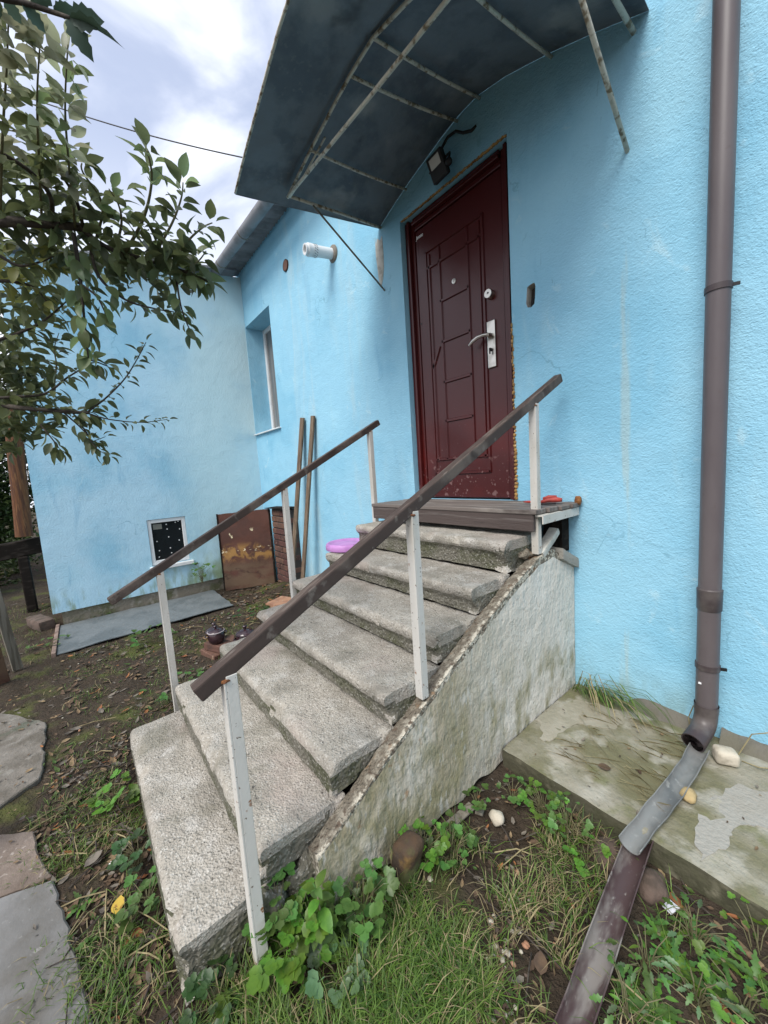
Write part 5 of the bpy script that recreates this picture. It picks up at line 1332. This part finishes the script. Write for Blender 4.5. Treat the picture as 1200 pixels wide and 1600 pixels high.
# dark bushes behind the annexe corner
def bush(c, r, count, label, seed, leafL=.075):
    t = thing('bush', label, 'bush', (c[0], c[1], -1.5), 'bushes behind the annexe')
    q = random.Random(seed); mb = MB(); sm = MB()
    for k_ in range(6):
        a = q.uniform(0, 6.28); sm.tube([(c[0], c[1], -1.55), (c[0] + .25 * math.cos(a), c[1] + .25 * math.sin(a), c[2] - r[2] * .4), (c[0] + r[0] * .6 * math.cos(a), c[1] + r[1] * .6 * math.sin(a), c[2] + r[2] * .4)], [.03, .02, .008], 6)
    obj('stem', sm, M['bark'], t)
    clumps = [Vector((q.gauss(0, .42), q.gauss(0, .42), q.gauss(0, .5))) for _ in range(46)]
    for k_ in range(count):
        cl = clumps[q.randrange(len(clumps))]; u = cl + Vector((q.gauss(0, .13), q.gauss(0, .13), q.gauss(0, .10)))
        p = Vector((c[0] + u.x * r[0], c[1] + u.y * r[1], max(c[2] + u.z * r[2], -1.45)))
        R = orient((q.uniform(-1, 1), q.uniform(-1, 1), q.uniform(-.8, .5)), (q.uniform(-.7, .7), q.uniform(-.7, .7), 1)); L = leafL * q.uniform(.6, 1.3)
        mb.add([p + R @ Vector(v) for v in ((0, 0, 0), (-L * .28, L * .45, L * .08), (0, L, -L * .1), (L * .28, L * .45, L * .08))], [(0, 1, 2), (0, 2, 3)])
    o = obj('foliage', mb, M['bush'], t); o['kind'] = 'stuff'
bush((-9.4, -1.35, .2), (1.0, .9, 1.7), 8000, 'tall dark bush right behind the annexe corner and the sawn log', 1, .11)
bush((-11.6, -2.6, 1.2), (1.6, 1.5, 3.4), 11000, 'taller bush beyond the timber frame at the edge of the view', 2, .13)
bush((-8.2, -1.55, -1.05), (.8, .6, .7), 2600, 'low dark bush under the timber beam', 3)
bush((-11.5, -.3, .2), (1.3, 1.0, 1.9), 4200, 'far bush mostly hidden by the blue annexe', 4)

# ------------------------------------------------------------------ weeds by the stairs, apron and far wall
WN = {n: [lobed_mesh('weed_leaf', .062, M[n], 5, .30, .12, 1), lobed_mesh('weed_leaf', .050, M[n], 3, .34, .10, 2), lobed_mesh('weed_leaf', .040, M[n], 5, .24, .2, 3)] for n in ('weed', 'weed_mid', 'weed_grey', 'weed_dark')}
WN['jag_mid'] = [leaf_mesh('weed_leaf', .06, .022, M['weed_mid'], .3, .4, 8, serr=.3, seed=51), leaf_mesh('weed_leaf', .05, .018, M['weed_grey'], .4, .2, 8, serr=.25, seed=52), leaf_mesh('weed_leaf', .045, .014, M['weed'], .2, .5, 6, seed=53)]
def weed(c, n_, rad, h, mat, label, seed, sc=1.0, lean=(0, 0), group='lobed-leaf weeds around the stairs'):
    q = random.Random(seed); c = Vector(c); c.z = gz(c.x, c.y) if c.z < -1.31 else c.z
    t = thing('weed_plant', label, 'weed', c, group); sm = MB(); o = wloc(t)
    for k_ in range(n_):
        a = q.uniform(0, 2 * PI); rr = rad * math.sqrt(q.random()); hh = h * q.uniform(.35, 1.0)
        e = c + Vector((rr * math.cos(a) + lean[0] * hh, rr * math.sin(a) + lean[1] * hh, hh))
        sm.tube([c + Vector((q.uniform(-.01, .01), q.uniform(-.01, .01), -.02)), c.lerp(e, .5) + Vector((0, 0, hh * .25)), e], [.0016, .0013, .001], 5)
        ld = Vector((math.cos(a), math.sin(a), q.uniform(-.35, .25)))
        R = orient(ld, Vector((q.uniform(-.4, .4) + .15, q.uniform(-.4, .4) - .25, 1)))
        lo2 = bpy.data.objects.new('leaf', q.choice(WN[mat])); COL.objects.link(lo2); lo2.parent = t
        lo2.matrix_local = Matrix.Translation(e - o) @ R.to_4x4() @ Matrix.Scale(sc * q.uniform(.65, 1.15), 4)
    obj('stem', sm, M['twig'], t)
weed((-0.913, 0.313, -1.345), 44, .085, .16, 'weed', 'bright green lobed weed beside the foot of the nearest white post', 1, 1.05)
weed((-0.995, 0.279, -1.345), 16, .05, .12, 'weed_mid', 'small green weed right under the lowest step corner', 2, .95)
weed((-0.781, 0.383, -1.345), 22, .055, .09, 'weed_grey', 'grey-green rounded weed in the grass before the bright lobed one', 3, .95)
weed((-0.862, 0.515, -1.345), 38, .085, .15, 'weed_mid', 'mid green weed between the broad-leaf plant and the mossy brick', 4, .95)
weed((-0.877, 0.179, -1.345), 9, .06, .05, 'weed', 'bright weed at the very bottom under the lowest step', 5, .9)
weed((-0.781, 0.288, -1.345), 10, .05, .04, 'weed_mid', 'low weed at the bottom edge among the grass blades', 6, .7)
weed((-0.867, 0.772, -1.345), 24, .07, .12, 'weed', 'bright weed just behind the mossy brown brick', 7, .8)
weed((-0.817, 0.858, -1.345), 28, .075, .09, 'weed_mid', 'green weed with small leaves below the side wall edge', 8, .72)
weed((-0.875, 1.081, -1.345), 14, .06, .08, 'weed_mid', 'weed in the inner corner between side wall and apron', 9, .7)
weed((-0.802, 1.215, -1.345), 18, .06, .07, 'weed_mid', 'fine-leaved weed against the apron corner face', 10, .62)
weed((-0.674, 1.227, -1.345), 34, .07, .13, 'weed', 'bright fine-leaved weed growing up the apron edge', 11, .62)
weed((-0.588, 1.226, -1.345), 22, .07, .14, 'weed_mid', 'weed climbing over the apron edge left of the gutter', 12, .62)
weed((-0.508, 1.194, -1.345), 10, .05, .07, 'weed', 'round-leaved weed beside the propping stone', 13, .8)
weed((-1.906, -0.037, -1.345), 20, .075, .09, 'weed', 'bright lobed weed beside the notch of the lowest step', 14, .95)
weed((-1.549, 0.012, -1.345), 18, .06, .08, 'weed_dark', 'dark weed in the shade of the lowest step', 15, .85)
weed((-1.358, 0.016, -1.345), 16, .06, .07, 'weed_mid', 'weed below the lowest step near its middle', 16, .8)
weed((-5.200, 1.103, -1.253), 22, .12, .22, 'weed_mid', 'leafy weed growing on the plinth under the low window', 17, 1.25)
weed((-4.103, 0.388, -1.450), 18, .16, .14, 'weed_mid', 'spreading weed at the near edge of the grey sheet', 18, 1.3)
weed((-3.839, 1.250, -1.420), 22, .18, .12, 'weed_dark', 'dark low weed between the grey sheet and the stairs', 19, 1.2)
weed((-2.879, 0.414, -1.420), 12, .09, .10, 'weed_mid', 'weed at the back of the second step near the far handrail post', 20, 1.1)
weed((-2.650, 0.297, -1.400), 8, .06, .07, 'weed_mid', 'small weed at the foot of the far lowest post', 21, 1.0)
weed((-5.490, 0.050, -1.460), 16, .10, .08, 'weed_mid', 'low weed growing from the plinth foot onto the grey sheet', 22, .8)
weed((-4.820, -0.404, -1.470), 14, .14, .08, 'weed_mid', 'low weed on the stones left of the grey sheet', 23, 1.0)
weed((-0.936, 0.112, -1.345), 10, .05, .045, 'weed_dark', 'dark weed in the hollow under the lowest step', 24, .8)
weed((-.965, .300, -1.4), 30, .05, .21, 'weed_mid', 'weed filling the gap between the lowest post and the side wall end', 25, .95)
weed((-.90, .365, -1.4), 28, .05, .17, 'weed', 'bright weed in front of the side wall end', 26, .95)
weed((-.955, .12, -1.4), 18, .05, .10, 'weed_dark', 'dark weed against the end face of the lowest step', 27, .9)
for i_, (c_, n_, m_, sc_, lab) in enumerate((((-0.211, 1.170, -1.345), 22, 'jag_mid', .62, 'small-leaved weed between the white paper scrap and the apron face'), ((-0.279, 1.013, -1.345), 23, 'jag_mid', .62, 'grey-green weed close to the right rim of the brown gutter'),
        ((-0.178, 1.036, -1.345), 25, 'jag_mid', .66, 'bushy weed among the dandelions at the bottom right'), ((-0.104, 1.087, -1.345), 13, 'weed', .62, 'bright weed in the bottom right corner'), ((-0.274, 0.878, -1.345), 15, 'jag_mid', .62, 'pale weed at the bottom edge touching the brown gutter'), ((-0.095, 1.259, -1.345), 8, 'weed', .58, 'small bright weed under the apron edge at the right border'))):
    weed(c_, n_, .075, .09, m_, lab, 40 + i_, sc_)
# broad-leaf plant
bl = [leaf_mesh('broad_leaf', .075, .046, M['weed'], .2, .35, 6, seed=31), leaf_mesh('broad_leaf', .062, .036, M['weed_mid'], .25, .5, 6, seed=32)]
bp_ = Vector((-.868, .385, 0)); bp_.z = gz(bp_.x, bp_.y)
t = thing('broad_leaf_plant', 'upright broad-leaf plant with pointed bright leaves at the side wall foot', 'plant', bp_)
top = bp_ + Vector((.0, -.01, .225))
obj('stem', MB().tube([bp_, bp_.lerp(top, .5) + Vector((.006, 0, 0)), top], [.004, .0035, .002], 8), M['twig'], t, smooth=True)
for lv in range(5):
    for k_ in range(3 if lv < 4 else 4):
        a = k_ * 2 * PI / 3 + lv * 1.05 + rnd.uniform(-.2, .2); p = bp_.lerp(top, .42 + .145 * lv)
        ld = Vector((math.cos(a), math.sin(a), -.45 + .28 * lv))
        lo2 = bpy.data.objects.new('leaf', bl[(lv + k_) % 2]); COL.objects.link(lo2); lo2.parent = t
        lo2.matrix_local = Matrix.Translation(p - bp_) @ orient(ld, (0, -.2, 1)).to_4x4() @ Matrix.Scale((1.12 - .13 * lv) * rnd.uniform(.85, 1.1), 4)
# dandelion rosettes bottom right
dl_ = [leaf_mesh('rosette_leaf', .105, .026, M['weed_mid'], .3, .25, 10, serr=.35, seed=41), leaf_mesh('rosette_leaf', .085, .022, M['weed'], .3, .4, 10, serr=.3, seed=42)]
def rosette(c, n_, label, seed, sc=1.0):
    q = random.Random(seed); c = Vector(c); c.z = gz(c.x, c.y) + .005
    t = thing('dandelion_plant', label, 'weed', c, 'dandelions beside the brown gutter')
    for k_ in range(n_):
        a = k_ * 2.4 + q.uniform(-.3, .3)
        lo2 = bpy.data.objects.new('leaf', dl_[k_ % 2]); COL.objects.link(lo2); lo2.parent = t
        lo2.matrix_local = orient((math.cos(a), math.sin(a), q.uniform(.15, .8)), (0, 0, 1)).to_4x4() @ Matrix.Scale(sc * q.uniform(.65, 1.15), 4)
    obj('crown', MB().blob(c, (.008, .008, .006), seed, .2, 1, 1), M['twig'], t)
rosette((-0.225, 1.074, -1.345), 22, 'big dandelion in the middle of the strip between gutter and apron', 1, 0.68)
rosette((-0.244, 0.936, -1.345), 21, 'pale dandelion at the bottom edge right of the brown gutter', 2, 0.71)
rosette((-0.281, 1.126, -1.345), 15, 'smaller dandelion just below the white paper scrap', 3, 0.54)
rosette((-0.152, 1.175, -1.345), 13, 'dandelion close to the apron face', 4, 0.48)
rosette((-0.217, 1.197, -1.345), 12, 'small dandelion right under the apron face beside the bark pieces', 8, .5)
rosette((-0.291, 0.934, -1.345), 13, 'small dandelion at the right rim of the brown gutter', 9, .55)
rosette((-0.163, 1.088, -1.345), 15, 'dandelion in the thick of the weeds at the bottom right', 10, .6)
rosette((-0.092, 1.185, -1.345), 13, 'yellowish dandelion in the far corner by the apron', 5, 0.58)
rosette((-1.518, -0.148, -1.345), 13, 'flat dandelion beside the yellow fallen leaf', 6, 0.48)
rosette((-1.361, -0.178, -1.345), 13, 'flat dandelion at the edge of the smooth path slab', 7, 0.51)

# ------------------------------------------------------------------ grass, straw, litter, pebbles
gm = MB(); q = random.Random(5)
GM = [M['grass1'], M['grass2'], M['straw']]
def blade(x, y, z, L, w, mi, lay=.4):
    a = q.uniform(0, 2 * PI); dx_, dy_ = math.cos(a), math.sin(a); sx, sy = -dy_ * w / 2, dx_ * w / 2
    b = q.uniform(lay * .4, lay * 1.6); v = []
    for t in (0, .4, .75):
        r_ = L * b * t ** 1.8; h_ = L * t * (1 - .25 * b * t) if b < 1.5 else L * .3 * t
        ww = 1 - .5 * t
        v += [(x + dx_ * r_ - sx * ww, y + dy_ * r_ - sy * ww, z + h_), (x + dx_ * r_ + sx * ww, y + dy_ * r_ + sy * ww, z + h_)]
    r_ = L * b; v.append((x + dx_ * r_, y + dy_ * r_, z + max(L * (1 - .42 * b), .01)))
    gm.add(v, [(0, 1, 3, 2), (2, 3, 5, 4), (4, 5, 6)], mi)
def blocked(x, y):
    if y < 1.34 and abs(x - (-.305 - .06 * y)) < .052: return True
    if -2.26 < x < -.90 and y > .045 + (.0 if x < -1.0 else 0) and not (x > -1.0 and y < .22): return True
    if x > -.93 and y > 1.335: return True
    if x < -2.1 and y < -.27: return q.random() < .85
    if -5.45 < x < -4.42 and -.38 < y < 1.3: return True
    if x < -1.2 and y < -.27 - .0: return x > -1.75 or x < -2.35
    return False
def field(x0, x1, y0, y1, n_, L0, L1, mix, lay, thr, w=(.0018, .0036), seed=0):
    k_ = 0; tries = 0
    while k_ < n_ and tries < n_ * 8:
        tries += 1
        x, y = q.uniform(x0, x1), q.uniform(y0, y1)
        if blocked(x, y): continue
        if noise.noise(Vector((x * 4.2, y * 4.2, seed))) + .5 * noise.noise(Vector((x * 13, y * 13, seed))) < thr + q.uniform(-.1, .1): continue
        k_ += 1
        blade(x, y, gz(x, y) - .004, q.uniform(L0, L1), q.uniform(*w), 2 if q.random() < mix[2] else (0 if q.random() < mix[0] else 1), lay)
field(-.98, -.50, .12, .66, 3900, .045, .12, (.6, .4, .18), .85, -.04, seed=1)
field(-.90, -.40, .55, 1.20, 1000, .035, .085, (.55, .45, .35), .85, .14, seed=2)
field(-.62, -.36, .85, 1.30, 500, .05, .11, (.6, .4, .45), .9, .1, seed=3)
field(-.52, .45, .40, 1.33, 2000, .035, .09, (.55, .45, .28), .9, -.02, seed=4)
field(-2.3, -1.02, -.33, .05, 2000, .02, .055, (.5, .5, .2), .9, .05, seed=5)
field(-1.35, -.55, -.30, .22, 1700, .03, .08, (.5, .5, .2), .85, .05, seed=6)
field(-4.4, -2.0, -.8, 1.9, 5200, .015, .05, (.45, .55, .2), .95, .08, seed=7)
field(-7.0, -4.4, -1.6, -.35, 1500, .03, .09, (.4, .6, .2), .9, .0, seed=8)
field(-1.0, -.45, .22, .50, 2000, .07, .15, (.65, .35, .10), .8, -.3, seed=9)
o = obj('grass', gm, GM); o['kind'] = 'stuff'
# tufts on the apron in the wall corner
gm = MB()
for k_ in range(95):
    a = q.uniform(-1.1, .05); L = q.uniform(.14, .46); x, y = -.885 + q.uniform(-.03, .13), 2.03 - q.uniform(0, .05)
    z = PZ - .004; v = []
    dx_, dy_ = math.cos(a) * .9, math.sin(a) * .6; w = .0035; sx, sy = -math.sin(a) * w / 2, math.cos(a) * w / 2; b = q.uniform(.5, 1.0); h_ = q.uniform(.15, .45)
    for t in (0, .3, .6, .85):
        z2 = z + L * h_ * math.sin(min(1, t * 1.25) * PI * .8) + .004
        v += [(x + dx_ * L * b * t - sx, y + dy_ * L * b * t - sy, z2), (x + dx_ * L * b * t + sx, y + dy_ * L * b * t + sy, z2)]
    v.append((x + dx_ * L * b, y + dy_ * L * b, z + .012))
    v = [(p[0], min(p[1], D - .006), p[2]) for p in v]
    gm.add(v, [(0, 1, 3, 2), (2, 3, 5, 4), (4, 5, 7, 6), (6, 7, 8)], 0 if q.random() < .4 else (1 if q.random() < .5 else 2))
tag(obj('grass_tuft', gm, GM), 'long drooping grass tuft in the corner between side wall and blue wall', 'grass tuft')
gm = MB()
for k_ in range(70):
    x, y = q.uniform(-.80, -.40), q.uniform(1.45, 1.95); L = q.uniform(.04, .16); a = q.uniform(-.9, .5); w = .0015
    c_, s_ = math.cos(a), math.sin(a)
    gm.add([(x - s_ * w, y + c_ * w, PZ + .008), (x + s_ * w, y - c_ * w, PZ + .008), (x + c_ * L * .5, y + s_ * L * .5, PZ + .018), (x + c_ * L, y + s_ * L + .01, PZ + .008)], [(0, 1, 2), (0, 2, 3)], 0)
o = obj('dry_straw', gm, [M['straw']]); o['kind'] = 'stuff'
# dry stalks by the wall right of the pipe
for (a, b, c_, lab) in (((-.235, 2.0, PZ), (-.20, 2.02, PZ + .10), (-.14, 2.03, PZ + .135), 'bent dry stalk rising by the wall foot right of the drainpipe'), ((-.40, 2.03, PZ), (-.41, 2.04, PZ + .06), (-.395, 2.05, PZ + .12), 'thin dry stalk standing left of the drainpipe outlet'),
                      ((-.22, 1.96, PZ + .004), (-.17, 1.95, PZ + .012), (-.10, 1.99, PZ + .02), 'dry stalk lying on the concrete behind the pale squarish stone')):
    tag(obj('dry_stalk', MB().tube([a, b, c_], .0022, 5), M['straw']), lab, 'dry stalk')
# leaf litter, twigs, pebbles
lm = MB(); LM = [M['litter1'], M['litter2'], M['litter3'], M['litter4'], M['grass2']]
def litter(x0, x1, y0, y1, n_, s0, s1, wts, zf=None, up=.25):
    for _ in range(n_):
        x, y = q.uniform(x0, x1), q.uniform(y0, y1)
        if zf is None:
            if blocked(x, y): continue
            z = gz(x, y) + .008
        else: z = gz(x, y) + .026 if zf == 'slab' else zf
        L = q.uniform(s0, s1); a = q.uniform(0, 6.28); R = orient((math.cos(a), math.sin(a), q.uniform(-.1, up)), (q.uniform(-up, up), q.uniform(-up, up), 1)); w = q.uniform(.3, .55)
        mi = q.choices(range(5), wts)[0]; cu = q.uniform(-.1, .3)
        lm.add([Vector((x, y, z)) + R @ Vector((p[0] * L * w, p[1] * L, p[2] * L)) for p in ((0, 0, 0), (-.5, .3, .1 * cu), (-.4, .7, .2 * cu), (0, 1, cu), (.4, .7, .2 * cu), (.5, .3, .1 * cu), (0, .5, -.08))], [(0, 6, 1), (1, 6, 2), (2, 6, 3), (3, 6, 4), (4, 6, 5), (5, 6, 0)], mi)
litter(-4.6, -2.25, -.9, 1.9, 1900, .015, .060, (5, 1.6, 2.4, .5, .6))
litter(-2.5, -1.0, -.35, .05, 1200, .01, .045, (5, 1.6, 2, .3, .8))
litter(-1.0, .4, .1, 1.33, 1500, .008, .035, (5, 1.6, 2, .5, .8))
litter(-7.5, -4.4, -2.0, -.30, 1000, .03, .09, (5, 1.2, 2, .4, .8))
litter(-5.2, -3.9, 1.3, 1.95, 260, .03, .07, (5, 1.2, 2, .5, .8))
litter(-.9, .2, 1.38, 2.0, 40, .01, .025, (2, 2, 2, .3, 0), PZ + .006)
litter(-2.4, -1.0, -.9, -.25, 90, .01, .03, (3, 2, 2, .3, 0), 'slab')
litter(-4.0, -2.3, -1.2, -.3, 180, .015, .04, (3, 2, 2, .3, 0), 'slab')
o = obj('leaf_litter', lm, LM); o['kind'] = 'stuff'
tm = MB()
for _ in range(420):
    x, y = q.choice(((q.uniform(-4.5, -2.3), q.uniform(-.8, 1.8)), (q.uniform(-2.4, -1.0), q.uniform(-.33, .05)), (q.uniform(-.95, .4), q.uniform(.2, 1.3))))
    if blocked(x, y) or (x < -1 and y < -.2): continue
    L = q.uniform(.05, .22); a = q.uniform(0, 6.28); z = gz(x, y) + .012
    p = Vector((x, y, z)); e = p + Vector((math.cos(a) * L, math.sin(a) * L, 0)); e.z = gz(e.x, e.y) + .010
    tm.tube([p, p.lerp(e, .5) + Vector((q.uniform(-.01, .01), q.uniform(-.01, .01), q.uniform(.004, .02))), e], q.uniform(.0012, .0028), 4, mi=q.choice((0, 0, 1)))
o = obj('twig_litter', tm, [M['bark'], M['straw']]); o['kind'] = 'stuff'
pm = MB()
for _ in range(420):
    r_ = q.random()
    if r_ < .45: t_ = q.random(); x, y = -.62 + .20 * t_ + q.gauss(0, .03), .95 - .55 * t_ + q.gauss(0, .05)
    elif r_ < .7: x, y = q.uniform(-4.2, -2.2), q.uniform(-.8, 1.5)
    else: x, y = q.uniform(-2.2, .3), q.uniform(-.3, 1.3)
    if blocked(x, y): continue
    s_ = q.uniform(.003, .011)
    pm.blob((x, y, gz(x, y) + .004), (s_, s_ * q.uniform(.6, 1), s_ * .6), q.randrange(99), .4, 1.4, 1, mi=q.choices((0, 1, 2, 3), (3, 1.6, 4, .25))[0])
o = obj('pebbles', pm, [M['stone_pale'], M['brick_orange'], M['stone_brown'], M['letter']], smooth=True); o['kind'] = 'stuff'
# single fallen leaves that stand out
def fallen(c, L, a, mat, label, z=None):
    me = leaf_mesh('fallen_leaf', L, L * .72, mat, .12, -.08, 5, seed=int(L * 1e4)); o = link_mesh('fallen_leaf', me); c = Vector(c)
    o.location = (c.x, c.y, gz(c.x, c.y) + .018 if z is None else z); o.rotation_euler = (.06, -.05, a); tag(o, label, 'leaf')
fallen((-1.394, -0.067, -1.335), .052, 1.2, M['yellow_leaf'], 'round yellow fallen leaf on the ground beside the lowest step')
fallen((-1.654, -0.142, -1.335), .060, .4, M['litter3'], 'large grey-brown fallen leaf in the grass near the path slab')
fallen((-0.555, 1.545, -1.268), .050, 2.2, M['litter1'], 'curled brown fallen leaf on the concrete apron', PZ + .008)
fallen((-0.452, 0.790, -1.345), .050, .5, M['litter1'], 'brown fallen leaf on bare soil left of the gutter')
